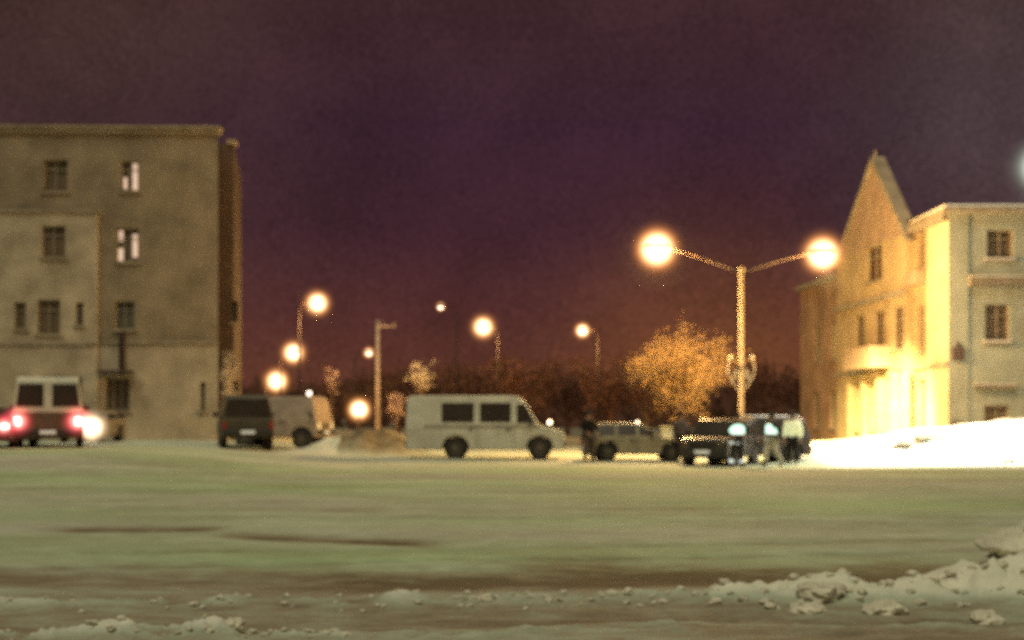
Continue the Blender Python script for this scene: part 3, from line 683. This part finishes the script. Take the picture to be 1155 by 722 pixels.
# ------------------------------------------------------------------ vehicles
def wheel(root, x, y, r, w=.2, side=1):
    m = MB(); m.lathe_y((x, y, r), [(-w/2, r*.66), (-w/2, r*.93), (-w*.36, r), (w*.36, r), (w/2, r*.93), (w/2, r*.66)], 26)
    t = m.build('wheel', M['rub'], root, smooth=False)
    m = MB(); m.lathe_y((x, y + side*(w/2 - .02), r), [(0, r*.64), (side*.03, r*.62), (side*.015, r*.5), (side*.03, r*.18), (side*.045, r*.12)], 20); m.build('rim', M['rim'], t)
def vehicle(name, loc, rz, label, cat, paint, L, W, lower, upper, inset, belt, wheels, wr, windows, ws=None, rw=None, heads=None, tails=None, glass='cglass', roof_snow=False, group=None,
            wsm=None, lowpaint=None, head_m='lens_off', tail_m='lens_red_off', rack=False, doors=(), bevel=.05, plate=True):
    t = thing(name, loc, rz, label, cat, group)
    hw = W/2
    # lower shell with arches
    zb = lower['z0']; pts = [(-L/2, zb)]
    for wx in sorted(wheels):
        ar = wr*1.17
        a0 = math.asin(max(-1, min(1, (zb - wr)/ar)))
        for i in range(11):
            a = math.pi - a0 - (math.pi - 2*a0)*i/10
            pts.append((wx + ar*math.cos(a), wr + ar*math.sin(a)))
    pts.append((L/2 - .03, zb)); pts += lower['front']; pts += lower['back']
    m = MB(); n = len(pts); m.add([(x, -hw, z) for x, z in pts] + [(x, hw, z) for x, z in pts], [tuple(range(n)), tuple(range(n, 2*n))[::-1]] + [(i, (i+1) % n, n + (i+1) % n, n + i) for i in range(n)])
    m.build('body', M[lowpaint or paint], t, bevel=bevel)
    # cabin
    zt = max(z for x, z in upper)
    def yy(z): return hw - .015 - inset*max(0, (z - belt))/(zt - belt)
    n = len(upper); m = MB()
    m.add([(x, -yy(z), z) for x, z in upper] + [(x, yy(z), z) for x, z in upper], [tuple(range(n)), tuple(range(n, 2*n))[::-1]] + [(i, (i+1) % n, n + (i+1) % n, n + i) for i in range(n)])
    m.build('cabin', M[paint], t, bevel=bevel*.9)
    for sgn in (-1, 1):
        for w_ in windows:
            m = MB(); q = len(w_); m.add([(x, sgn*(yy(z) + .012), z) for x, z in w_] + [(x, sgn*(yy(z) - .01), z) for x, z in w_], [tuple(range(q)), tuple(range(q, 2*q))[::-1]] + [(i, (i+1) % q, q + (i+1) % q, q + i) for i in range(q)])
            m.build('side_window', M[glass], t)
    def screen(e, nm, mt, split=0):
        (x0, z0), (x1, z1) = e; dx, dz = x1-x0, z1-z0; l = math.hypot(dx, dz); nx, nz = (-dz/l, dx/l)
        if nx*(1 if nm == 'windscreen' else -1) < 0: nx, nz = -nx, -nz
        a, b = .09, .91; P = []
        for off in (.014, -.01):
            for (s_, g) in ((a, -1), (a, 1), (b, 1), (b, -1)):
                xx, zz = x0 + dx*s_, z0 + dz*s_; P.append((xx + nx*off, g*(yy(zz) - .09), zz + nz*off))
        if split:
            for g in (-1, 1):
                Q = []
                for k_, p in enumerate(P):
                    inner = (p[1] > 0) != (g > 0)
                    Q.append((p[0], g*split if inner else p[1], p[2]))
                m = MB(); m.add(Q, [(0,1,2,3),(4,7,6,5),(0,4,5,1),(1,5,6,2),(2,6,7,3),(3,7,4,0)]); m.build(nm, M[mt], t, bevel=.02)
            return
        m = MB(); m.add(P, [(0,1,2,3),(4,7,6,5),(0,4,5,1),(1,5,6,2),(2,6,7,3),(3,7,4,0)]); m.build(nm, M[mt], t)
    if ws: screen(ws, 'windscreen', wsm or glass)
    if rw: screen(rw[:2], 'rear_window', glass, rw[2] if len(rw) > 2 else 0)
    for wx in wheels:
        for sgn in (-1, 1): wheel(t, wx, sgn*(hw - .13), wr, .22, sgn)
    m = MB(); m.box(-L/2+.25, L/2-.25, -hw+.28, hw-.28, zb+.03, zb+.4); m.build('underbody', M['plastic'], t)
    zbm = zb + .1
    m = MB(); m.box(L/2-.08, L/2+.07, -hw+.04, hw-.04, zbm, zbm+.2); m.build('front_bumper', M['plastic'], t, bevel=.04)
    m = MB(); m.box(-L/2-.07, -L/2+.08, -hw+.04, hw-.04, zbm, zbm+.2); m.build('rear_bumper', M['plastic'], t, bevel=.04)
    if heads:
        hz, hy, hs, vs_ = heads
        for sgn in (-1, 1):
            m = MB(); m.box(L/2-.04, L/2+.03, sgn*hy-hs/2, sgn*hy+hs/2, hz-vs_/2, hz+vs_/2); m.build('headlight', M[head_m], t, bevel=.025)
        m = MB()
        for q in range(4): m.box(L/2+.002, L/2+.018, -hy+hs*.6, hy-hs*.6, hz-.1+.06*q, hz-.07+.06*q)
        m.build('grille', M['plastic'], t)
    if tails:
        hz, hy, hs, vs_ = tails
        for sgn in (-1, 1):
            m = MB(); m.box(-L/2-.03, -L/2+.04, sgn*hy-hs/2, sgn*hy+hs/2, hz-vs_/2, hz+vs_/2); m.build('tail_light', M[tail_m], t, bevel=.025)
    if plate:
        m = MB(); m.box(-L/2-.085, -L/2-.072, -.26, .26, zbm+.04, zbm+.16); m.build('number_plate', M['plate'], t)
        m = MB(); m.box(L/2+.072, L/2+.085, -.26, .26, zbm+.04, zbm+.16); m.build('number_plate', M['plate'], t)
    for sgn in (-1, 1):
        mx = (ws[0][0] + ws[1][0])/2 - .1 if ws else L*.2
        m = MB(); m.box(mx-.06, mx+.06, sgn*(hw+.02) if sgn > 0 else -hw-.22, hw+.22 if sgn > 0 else -hw-.02, belt+.06, belt+.26); m.build('mirror', M['plastic'], t, bevel=.03)
    m = MB()
    for dx in doors:
        for sgn in (-1, 1):
            y0, y1 = sorted((sgn*(hw+.001), sgn*(hw+.009))); m.box(dx-.008, dx+.008, y0, y1, zb+.12, belt-.02)
            y0, y1 = sorted((sgn*(hw+.002), sgn*(hw+.03))); m.box(dx-.28, dx-.12, y0, y1, belt-.16, belt-.12)
    if doors: m.build('door_handles', M['plastic'], t)['kind'] = 'stuff'
    if roof_snow:
        xs = [x for x, z in upper if z > zt-.12]; m = MB(); m.box(min(xs)+.05, max(xs)-.05, -(hw-inset-.08), hw-inset-.08, zt+.001, zt+.08)
        m.build('roof_snow', M['snow'], t, bevel=.03)
    return t
# white minibus
d = 52.0; x = PX(547.5, d); 
van = vehicle('minibus', (x, d, height(x, d)-.03), 0, 'long white minibus with two dark side windows, parked side on', 'minibus', 'white', 5.68, 2.0,
    dict(z0=.36, front=[(2.84, .5), (2.84, .9), (2.74, 1.04), (2.3, 1.17), (2.0, 1.24)], back=[(-2.84, 1.24)]),
    [(-2.84, 1.21), (2.0, 1.21), (1.93, 1.3), (1.42, 2.12), (1.22, 2.27), (.9, 2.31), (-2.68, 2.31), (-2.8, 2.2)], .16, 1.24, [-1.05, 1.97], .41,
    [[(-1.56, 1.36), (-.40, 1.36), (-.40, 2.05), (-1.56, 2.05)], [(-.18, 1.36), (.93, 1.36), (.93, 2.05), (-.18, 2.05)], [(1.14, 1.33), (1.80, 1.33), (1.42, 2.0), (1.14, 2.0)]],
    ws=((1.97, 1.28), (1.40, 2.14)), rw=((-2.83, 1.3), (-2.78, 2.2), .05), heads=(.82, .72, .34, .24), tails=(1.0, .86, .16, .4), lowpaint='white', doors=(1.05, -.3))
m = MB(); m.box(-2.2, 1.95, -1.012, -1.004, 1.16, 1.23); m.build('side_trim', M['vanlow'], van)
m = MB(); m.box(-2.75, 2.6, -1.012, -1.003, .40, .52); m.build('lower_trim', M['vanlow'], van) if False else None
# beige car, faces right
d = 51.0; x = PX(717, d)
vehicle('estate_car', (x, d, height(x, d)-.03), R(4), 'low dusty beige car parked between the dark figure and the black jeep', 'car', 'beige', 3.75, 1.66,
    dict(z0=.26, front=[(1.87, .4), (1.87, .66), (1.78, .76), (1.0, .86), (.7, .9)], back=[(-1.86, .9)]),
    [(-1.86, .88), (.86, .88), (.12, 1.33), (-.1, 1.38), (-1.3, 1.38), (-1.62, 1.3)], .2, .9, [-1.14, 1.2], .34,
    [[(-1.5, .95), (-.85, .95), (-.85, 1.30), (-1.35, 1.30)], [(-.76, .95), (-.1, .95), (-.1, 1.30), (-.76, 1.30)], [(0, .95), (.58, .95), (.08, 1.28), (0, 1.28)]],
    ws=((.84, .9), (.13, 1.33)), rw=((-1.84, .93), (-1.6, 1.3)), heads=(.62, .58, .36, .2), tails=(.7, .7, .2, .2), doors=(-.05, -.8))
# pale box on the far side of its bonnet, lit
d2 = 53.5; x = PX(753, d2)
t = thing('electrical_cabinet', (x, d2, height(x, d2)), 0, 'small cream cabinet lit yellow behind the bonnet of the beige car', 'cabinet')
m = MB(); m.box(-.24, .24, -.15, .15, -.1, PZ(482, d2)-height(x, d2)); m.build('housing', M['frost'], t, bevel=.02)
m = MB(); m.box(-.27, .27, -.19, .19, PZ(482, d2)-height(x, d2)+.002, PZ(481, d2)-height(x, d2)+.02); m.build('lid', M['frost'], t)
# black jeep facing left toward us
d = 48.8; x = PX(814, d)
vehicle('jeep', (x, d, height(x, d)-.03), R(180+62), 'black jeep nose-on behind the officer standing with hands at the belt', 'jeep', 'black', 3.7, 1.72,
    dict(z0=.32, front=[(1.85, .5), (1.85, .86), (1.75, .97), (.95, 1.03)], back=[(-1.85, 1.03)]),
    [(-1.83, 1.0), (.95, 1.0), (.48, 1.56), (.3, 1.63), (-1.68, 1.63), (-1.8, 1.5)], .16, 1.03, [-1.15, 1.18], .36,
    [[(-1.62, 1.1), (-.95, 1.1), (-.95, 1.52), (-1.58, 1.52)], [(-.85, 1.1), (-.1, 1.1), (-.1, 1.52), (-.85, 1.52)], [(0, 1.1), (.74, 1.1), (.4, 1.52), (0, 1.52)]],
    ws=((.94, 1.04), (.49, 1.56)), rw=((-1.83, 1.1), (-1.78, 1.52)), heads=(.76, .62, .26, .24), tails=(.9, .74, .14, .3), doors=(-.05, -.9), head_m='rim')
# dark car with snow on its roof, tail to the right
d = 50.6; x = PX(851, d)
oc = vehicle('off_road_car', (x, d, height(x, d)-.02), R(180+14), 'dark off-road car with a white snowy roof, its tail sticking out right of the officers', 'car', 'black', 3.6, 1.68,
    dict(z0=.30, front=[(1.8, .45), (1.8, .84), (1.7, .95), (.95, 1.0)], back=[(-1.8, 1.0)]),
    [(-1.78, .97), (.95, .97), (.42, 1.55), (.2, 1.63), (-1.5, 1.63), (-1.62, 1.5)], .16, 1.0, [-1.1, 1.12], .35,
    [[(-.75, 1.06), (.0, 1.06), (.0, 1.53), (-.75, 1.53)], [(.1, 1.06), (.72, 1.06), (.38, 1.48), (.1, 1.48)]],
    ws=((.94, 1.01), (.43, 1.55)), rw=((-1.77, 1.05), (-1.63, 1.48)), heads=(.74, .62, .26, .22), tails=(.8, .72, .14, .28), roof_snow=True, doors=(.1, -.7))
m = MB()
for sg in (-1, 1): m = MB(); q = .836 - .16*.5; m.add([(-1.5, sg*.83, 1.06), (-1.0, sg*.83, 1.06), (-1.0, sg*.705, 1.56), (-1.38, sg*.705, 1.56)], [(0,1,2,3)]); m.build('frosted_window', M['frost'], oc)
m = MB(); m.lathe_y((0, 0, 0), [(-.1, .2), (-.1, .3), (0, .33), (.1, .3), (.1, .2)], 20); sw = m.build('spare_wheel', M['rub'], oc); sw.rotation_euler = (0, 0, R(90)); sw.location = (-1.95, 0, .85)

# dark jeep, rear view
d = 55.0; x = PX(276, d)
vehicle('dark_jeep', (x, d, height(x, d)-.03), R(90+14), 'dark olive jeep seen from behind near the corner of the apartment block', 'jeep', 'olive', 4.0, 1.95,
    dict(z0=.5, front=[(2.0, .7), (2.0, 1.05), (1.9, 1.15), (1.0, 1.2)], back=[(-2.0, 1.2)]),
    [(-1.98, 1.17), (1.0, 1.17), (.7, 2.0), (.5, 2.1), (-1.85, 2.1), (-1.96, 1.95)], .22, 1.2, [-1.2, 1.2], .42,
    [[(-1.7, 1.32), (-.8, 1.32), (-.8, 1.9), (-1.7, 1.9)], [(-.65, 1.32), (.1, 1.32), (.1, 1.9), (-.65, 1.9)], [(.2, 1.32), (.82, 1.32), (.64, 1.9), (.2, 1.9)]],
    ws=((.99, 1.22), (.71, 1.99)), rw=((-1.99, 1.25), (-1.95, 2.0)), heads=(.95, .7, .26, .24), tails=(.95, .86, .12, .3), roof_snow=False)
# pale truck beyond it
d = 58.5; x = PX(317, d)
vehicle('pale_truck', (x, d, height(x, d)-.03), R(-14), 'dusty pinkish van poking out to the right of the dark olive jeep', 'van', 'pink', 3.9, 1.9,
    dict(z0=.5, front=[(1.95, .7), (1.95, 1.15), (1.9, 1.27)], back=[(-1.95, 1.27)]),
    [(-1.93, 1.24), (1.9, 1.24), (1.74, 2.0), (1.6, 2.15), (-1.85, 2.15), (-1.93, 2.0)], .16, 1.27, [-1.2, 1.28], .42,
    [[(-1.6, 1.4), (-.7, 1.4), (-.7, 1.95), (-1.6, 1.95)]],
    ws=((1.89, 1.27), (1.75, 2.0)), heads=(.95, .68, .26, .24), tails=(1.0, .84, .12, .3), doors=(.6,), wsm='pink')
# van at left, from behind, tail lamps lit
d = 48.0; x = PX(54, d); vd = d
zg = height(x, d)
vt = vehicle('parked_van', (x - 2.2*math.sin(R(17)), d + 2.2*math.cos(R(17)), zg-.02), R(107), 'pale van seen from behind with two square rear windows and both tail lights lit', 'van', 'white', 4.4, 2.3,
    dict(z0=.36, front=[(2.2, .5), (2.2, 1.1), (2.1, 1.24)], back=[(-2.2, 1.24)]),
    [(-2.2, 1.22), (2.1, 1.22), (1.7, 2.3), (1.4, 2.44), (-2.0, 2.44), (-2.16, 2.3)], .15, 1.24, [-1.2, 1.35], .38,
    [[(-1.8, 1.45), (-.7, 1.45), (-.7, 2.15), (-1.8, 2.15)], [(-.5, 1.45), (.6, 1.45), (.6, 2.15), (-.5, 2.15)]],
    ws=((2.09, 1.26), (1.71, 2.28)), rw=((-2.2, 1.34), (-2.165, 2.28), .14), heads=(.8, .8, .26, .24), tails=(.93, .98, .2, .26), tail_m='tail_on', lowpaint='vandark')
mw = Matrix.Translation(vt.location) @ Matrix.Rotation(R(107), 4, 'Z')
for sgn in (-1, 1):
    p = mw @ Vector((-2.24, sgn*.98, .93)); glow_ball(p, .72, 12, (1, .5, .42), (1, .10, .12), 3.4)
    point('tail_glow', mw @ Vector((-2.5, sgn*.98, .93)), 5, (1, .15, .12), .1)
# car at the very left edge, tail light lit
d = 47.0; x = PX(-22, d)
vt = vehicle('parked_car', (x, d+2.0, height(x, d)-.02), R(94), 'dark car cut off by the left edge with one red tail light lit', 'car', 'black', 4.1, 1.7,
    dict(z0=.26, front=[(2.0, .5), (2.0, .7), (1.9, .8), (1.0, .9)], back=[(-2.03, .92)]),
    [(-1.7, .9), (1.0, .9), (.3, 1.35), (.1, 1.4), (-1.0, 1.4), (-1.2, 1.35)], .2, .92, [-1.2, 1.3], .33,
    [[(-1.3, .97), (-.5, .97), (-.5, 1.3), (-1.1, 1.3)], [(-.4, .97), (.6, .97), (.2, 1.3), (-.4, 1.3)]], ws=((.99, .92), (.31, 1.35)), rw=((-1.68, .94), (-1.22, 1.34)), heads=(.6, .6, .3, .18), tails=(.76, .66, .26, .16), tail_m='tail_on')
mw = Matrix.Translation(vt.location) @ Matrix.Rotation(R(94), 4, 'Z'); glow_ball(mw @ Vector((-2.1, -.66, .76)), .6, 8, (1, .5, .42), (1, .08, .1), 3.2)
# car facing us behind the van, one headlight showing
d = 56.5; x = PX(91, d)
vt = vehicle('parked_sedan', (x, d+1.5, height(x, d)-.02), R(-90), 'grey car facing us behind the pale van with its headlight glaring', 'car', 'vanlow', 4.1, 1.7,
    dict(z0=.26, front=[(2.05, .5), (2.05, .7), (1.9, .8), (1.0, .9)], back=[(-2.05, .92)]),
    [(-1.7, .9), (1.0, .9), (.3, 1.22), (.1, 1.26), (-1.0, 1.26), (-1.2, 1.22)], .2, .92, [-1.2, 1.3], .33,
    [[(-1.3, .97), (-.5, .97), (-.5, 1.18), (-1.1, 1.18)], [(-.4, .97), (.6, .97), (.2, 1.18), (-.4, 1.18)]], ws=((.99, .92), (.31, 1.22)), rw=((-1.68, .94), (-1.22, 1.2)), heads=(.66, .64, .34, .2), tails=(.76, .66, .26, .16), head_m='head_on')
hx, hy_ = x + .64, d - .62
glow_ball((hx, hy_-.1, height(x, d)+.62), .95, 16, (1, .93, .75), (1, .7, .4), 3.8)
point('headlight_beam', (hx, hy_-.3, height(x, d)+.66), 60, (1, .9, .7), .1, ((hx-.3, hy_-8, .1), 70, .6))

# ------------------------------------------------------------------ people
def skin_mesh(name, nodes, edges, m, parent, sub=1, root=0):
    me = bpy.data.meshes.new(name); me.from_pydata([n[0] for n in nodes], edges, []); me.materials.append(m)
    o = bpy.data.objects.new(name, me); C.objects.link(o); o.parent = parent
    md = o.modifiers.new('Skin', 'SKIN'); md.use_smooth_shade = True
    sv = me.skin_vertices[0].data
    for i, n in enumerate(nodes):
        r = n[1]; g_ = 1.22 if name in ('jacket', 'trousers') else 1.1
        r = tuple(q*g_ for q in r) if hasattr(r, '__len__') else r*g_
        sv[i].radius = (r, r) if not hasattr(r, '__len__') else r
        sv[i].use_root = (i == root)
    s = o.modifiers.new('Sub', 'SUBSURF'); s.levels = sub; s.render_levels = sub
    return o
def person(loc, rz, label, pose, coat='coat', trous='trous', vest=False, hem=False, ankle=False, group=None):
    t = thing('person', loc, rz, label, 'person', group)       # faces local -y
    p = pose; hipz = .93
    hip = Vector((0, 0, hipz)); ch = Vector((0, .0, 1.30)); nk = Vector((0, .0, 1.50)); hd = Vector((p.get('look', 0)*.02, -.02, 1.66))
    sh = {s: Vector((s*.20, .0, 1.43)) for s in (-1, 1)}
    el = {s: Vector(p['el'][0 if s < 0 else 1]) for s in (-1, 1)}; wr = {s: Vector(p['wr'][0 if s < 0 else 1]) for s in (-1, 1)}
    kn = {s: Vector(p['kn'][0 if s < 0 else 1]) for s in (-1, 1)}; an = {s: Vector(p['an'][0 if s < 0 else 1]) for s in (-1, 1)}
    hj = {s: Vector((s*.10, 0, hipz-.05)) for s in (-1, 1)}
    # body: one skinned figure with head, hands and feet
    N = [(hip, (.15,.11)), (Vector((0,0,1.12)), (.14,.10)), (ch, (.17,.115)), (nk, (.055,.055)), (hd - Vector((0,0,.06)), (.07,.085)), (hd + Vector((0,0,.04)), (.078,.098)), (hd + Vector((0,.005,.12)), (.05,.06))]
    E = [(0,1),(1,2),(2,3),(3,4),(4,5),(5,6)]
    for s in (-1, 1):
        b = len(N); N += [(sh[s], .062), (el[s], .045), (wr[s], .03)]; E += [(2,b),(b,b+1),(b+1,b+2)]
        dv = (wr[s]-el[s]).normalized(); palm = wr[s] + dv*.085; N.append((palm, (.036,.02))); E.append((b+2, b+3)); pi = b+3
        sd = dv.cross(Vector((0,1,0))); sd = sd.normalized() if sd.length > .1 else Vector((1,0,0))
        for f, (o_, ln) in enumerate(((-.03,.075), (-.01,.088), (.01,.083), (.03,.064))):
            q = len(N); N += [(palm + sd*o_ + dv*.02, .0085), (palm + sd*o_*1.1 + dv*(.02+ln*.5) + Vector((0,-.008,0)), .008), (palm + sd*o_*1.1 + dv*(.02+ln) + Vector((0,-.028,0)), .0065)]; E += [(pi,q),(q,q+1),(q+1,q+2)]
        q = len(N); N += [(wr[s] + dv*.045 + Vector((0,-.03,0)), .011), (wr[s] + dv*.085 + Vector((0,-.055,0)), .009)]; E += [(pi,q),(q,q+1)]
        b = len(N); N += [(hj[s], .085), (kn[s], .06), (an[s], .038), (an[s] + Vector((s*.02,-.13,-.045)), (.04,.028))]; E += [(0,b),(b,b+1),(b+1,b+2),(b+2,b+3)]
    body = skin_mesh('body', N, E, M['skin'], t)
    # face details
    m = MB(); m.ball(hd + Vector((0,-.105,.0)), .018, 8, 6, (.8,1,1.4)); m.build('nose', M['skin'], body, smooth=True)
    m = MB()
    for s in (-1, 1): m.ball(hd + Vector((s*.032,-.088,.028)), .011, 8, 6)
    m.build('eyes', M['boot'], body)['kind'] = 'stuff'
    m = MB(); m.ball(hd + Vector((0,-.092,-.045)), .02, 8, 6, (1.2,.4,.3)); m.build('mouth', M['lens_red_off'], body)
    m = MB(); m.tube([hd + Vector((0,.005,.05)), hd + Vector((0,.005,.10)), hd + Vector((0,.01,.16)), hd + Vector((0,.01,.175))], [.108,.125,.108,.05], 14)
    for s in (-1, 1): m.ball(hd + Vector((s*.098,.01,.01)), .045, 8, 6, (.45,.9,1.2))
    m.build('hat', M['hat'], t, smooth=True)
    # jacket
    N = [(Vector((0,0,.80)), (.185,.145)), (Vector((0,0,.97)), (.19,.145)), (Vector((0,0,1.14)), (.175,.13)), (ch, (.205,.145)), (Vector((0,0,1.44)), (.13,.10)), (Vector((0,.01,1.51)), (.085,.085))]
    E = [(0,1),(1,2),(2,3),(3,4),(4,5)]
    for s in (-1, 1):
        b = len(N); N += [(sh[s]+Vector((s*.02,0,-.01)), .09), (el[s], .068), (wr[s], .05)]; E += [(3,b),(b,b+1),(b+1,b+2)]
    skin_mesh('jacket', N, E, M[coat], t)
    N = [(Vector((0,0,.90)), (.165,.125))]; E = []
    for s in (-1, 1):
        b = len(N); N += [(hj[s], .10), (kn[s], .078), (an[s] + Vector((0,0,.03)), .058)]; E += [(0,b),(b,b+1),(b+1,b+2)]
    skin_mesh('trousers', N, E, M[trous], t)
    for s in (-1, 1):
        a = an[s]; skin_mesh('boot', [(a + Vector((0,.01,.10)), .062), (a + Vector((0,.01,-.02)), (.058,.05)), (a + Vector((s*.01,-.10,-.045)), (.052,.04)), (a + Vector((s*.015,-.17,-.055)), (.04,.028))], [(0,1),(1,2),(2,3)], M['boot'], t)
    if vest:
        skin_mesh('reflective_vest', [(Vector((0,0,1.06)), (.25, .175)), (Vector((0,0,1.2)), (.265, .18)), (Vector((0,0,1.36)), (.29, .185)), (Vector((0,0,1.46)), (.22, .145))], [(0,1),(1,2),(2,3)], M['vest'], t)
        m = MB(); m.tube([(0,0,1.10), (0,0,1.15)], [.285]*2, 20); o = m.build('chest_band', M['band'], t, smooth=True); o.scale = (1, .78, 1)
    if hem:
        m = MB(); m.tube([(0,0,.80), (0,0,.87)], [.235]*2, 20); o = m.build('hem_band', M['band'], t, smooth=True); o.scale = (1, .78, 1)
    if ankle:
        for s in (-1, 1):
            m = MB(); a = an[s]; m.tube([a + Vector((0,.0,.09)), a + Vector((0,0,.19))], .09, 14); m.build('ankle_band', M['band'], t, smooth=True)
    return t
stand = dict(el=[(-.27,.03,1.17), (.27,.03,1.17)], wr=[(-.27,-.04,.92), (.27,-.04,.92)], kn=[(-.11,-.01,.5), (.11,-.01,.5)], an=[(-.12,.02,.1), (.12,.02,.1)])
wide = dict(el=[(-.38,-.02,1.22), (.38,-.02,1.22)], wr=[(-.24,-.17,1.06), (.24,-.17,1.06)], kn=[(-.13,-.02,.5), (.13,-.02,.5)], an=[(-.17,.02,.1), (.17,.02,.1)])
walk = dict(el=[(-.28,-.1,1.18), (.29,.12,1.18)], wr=[(-.24,-.28,1.0), (.3,.1,.93)], kn=[(-.12,-.18,.52), (.12,.1,.5)], an=[(-.13,-.16,.12), (.14,.30,.14)])
d = 49.6; x = PX(664, d); person((x, d, height(x, d)-.02), R(40), 'person in a dark coat and fur hat standing alone by the minibus bonnet', wide)
d = 46.3; x = PX(831, d); person((x, d, height(x, d)-.02), R(8), 'officer in a mint reflective vest standing squarely before the black jeep, hands at belt', wide, 'navy', 'navy', True, True, True)
d = 46.6; x = PX(871, d); person((x, d, height(x, d)-.02), R(-70), 'officer in a mint reflective vest and pale trousers striding past the snowy-roofed car', walk, 'navy', 'palet', True, False, False)
d = 48.4; x = PX(894, d); person((x, d, height(x, d)-.02), R(-20), 'person in a pale lime jacket and dark trousers beside the tail of the snowy-roofed car', stand, 'lime', 'coat')
d = 47.5; x = PX(769, d+3); person((PX(767, 50.5), 50.3, height(x, 50.3)-.02), R(30), 'person in a pale jacket standing between the beige car and the black jeep', stand, 'trous', 'coat')

# ------------------------------------------------------------------ world, moonless city glow
w = bpy.data.worlds.new('World'); sc.world = w; w.use_nodes = True; nt = w.node_tree; N = nt.nodes; Lk = nt.links
bg = N['Background']; tc = N.new('ShaderNodeTexCoord'); sx = N.new('ShaderNodeSeparateXYZ'); Lk.new(tc.outputs['Generated'], sx.inputs[0])
rp = N.new('ShaderNodeValToRGB'); e = rp.color_ramp.elements
e[0].position = 0; e[0].color = (.115, .038, .022, 1); e[1].position = 1; e[1].color = (.035, .018, .027, 1)
for p, c in ((.035, (.105, .034, .022, 1)), (.08, (.078, .025, .024, 1)), (.13, (.052, .0185, .027, 1)), (.20, (.044, .017, .028, 1)), (.30, (.052, .0225, .024, 1))):
    q = e.new(p); q.color = c
Lk.new(sx.outputs['Z'], rp.inputs['Fac'])
# brighter town glow low over the lamps, greenish wash to the right
def blob(dirv, width, col):
    dv = Vector(dirv).normalized()
    dp = N.new('ShaderNodeVectorMath'); dp.operation = 'DISTANCE'; Lk.new(tc.outputs['Generated'], dp.inputs[0]); dp.inputs[1].default_value = dv
    mr = N.new('ShaderNodeMapRange'); mr.interpolation_type = 'SMOOTHERSTEP'; mr.inputs['From Max'].default_value = width; mr.inputs['To Min'].default_value = 1; mr.inputs['To Max'].default_value = 0
    Lk.new(dp.outputs['Value'], mr.inputs['Value'])
    mx = N.new('ShaderNodeMix'); mx.data_type = 'RGBA'; mx.blend_type = 'ADD'; Lk.new(mr.outputs[0], mx.inputs[0]); mx.inputs[7].default_value = (*col, 1); return mx
b1 = blob((PX(800, 1), 1, .045), .16, (.06, .022, .0)); b2 = blob((PX(1155, 1), 1, .20), .20, (.022, .024, .018)); b3 = blob((-.36, 1, .2), .3, (.012, .010, .0))
Lk.new(rp.outputs['Color'], b1.inputs[6]); Lk.new(b1.outputs[2], b2.inputs[6]); Lk.new(b2.outputs[2], b3.inputs[6])
nz = N.new('ShaderNodeTexNoise'); nz.inputs['Scale'].default_value = 900; nz.inputs['Detail'].default_value = 1; Lk.new(tc.outputs['Generated'], nz.inputs['Vector'])
n2 = N.new('ShaderNodeTexNoise'); n2.inputs['Scale'].default_value = 14; n2.inputs['Detail'].default_value = 3; Lk.new(tc.outputs['Generated'], n2.inputs['Vector'])
fm = N.new('ShaderNodeMath'); fm.operation = 'MULTIPLY'; Lk.new(nz.outputs['Fac'], fm.inputs[0]); fm.inputs[1].default_value = 3.0
f2 = N.new('ShaderNodeMath'); f2.operation = 'SUBTRACT'; Lk.new(fm.outputs[0], f2.inputs[0]); f2.inputs[1].default_value = 1.0
ad = N.new('ShaderNodeMath'); ad.operation = 'ADD'; Lk.new(f2.outputs[0], ad.inputs[0]); Lk.new(n2.outputs['Fac'], ad.inputs[1])
mr = N.new('ShaderNodeMapRange'); mr.inputs['From Min'].default_value = .6; mr.inputs['From Max'].default_value = 1.4; mr.inputs['To Min'].default_value = .62; mr.inputs['To Max'].default_value = 1.38
Lk.new(ad.outputs[0], mr.inputs['Value'])
sm = N.new('ShaderNodeVectorMath'); sm.operation = 'SCALE'; Lk.new(b3.outputs[2], sm.inputs[0]); Lk.new(mr.outputs[0], sm.inputs['Scale']); Lk.new(sm.outputs['Vector'], bg.inputs['Color'])
bg.inputs['Strength'].default_value = 1.0
# one weak, very soft key for the diffuse glow of the town behind the viewer
l = bpy.data.lights.new('town_glow', 'SUN'); l.energy = 1.72; l.angle = R(50); l.color = (.98, .91, .63)
o = bpy.data.objects.new('town_glow', l); C.objects.link(o); o.rotation_euler = (R(28), 0, R(-18))

# ------------------------------------------------------------------ camera
cam = bpy.data.cameras.new('camera'); co = bpy.data.objects.new('camera', cam); C.objects.link(co); sc.camera = co
co.location = (0, 0, EYE); co.rotation_euler = (R(90), 0, 0)
cam.sensor_width = 36; cam.lens = F/1155*36; cam.shift_y = (HZ - 361)/1155; cam.clip_end = 3000; cam.clip_start = .1
cam.dof.use_dof = True; cam.dof.focus_distance = 5; cam.dof.aperture_fstop = 2.3
sc.view_settings.view_transform = 'Standard'; sc.view_settings.look = 'None'; sc.view_settings.exposure = 0
sc.cycles.use_denoising = False
sc.cycles.max_bounces = 5; sc.cycles.volume_bounces = 0; sc.cycles.sample_clamp_indirect = 3; sc.cycles.blur_glossy = 1
sc.cycles.volume_max_steps = 64
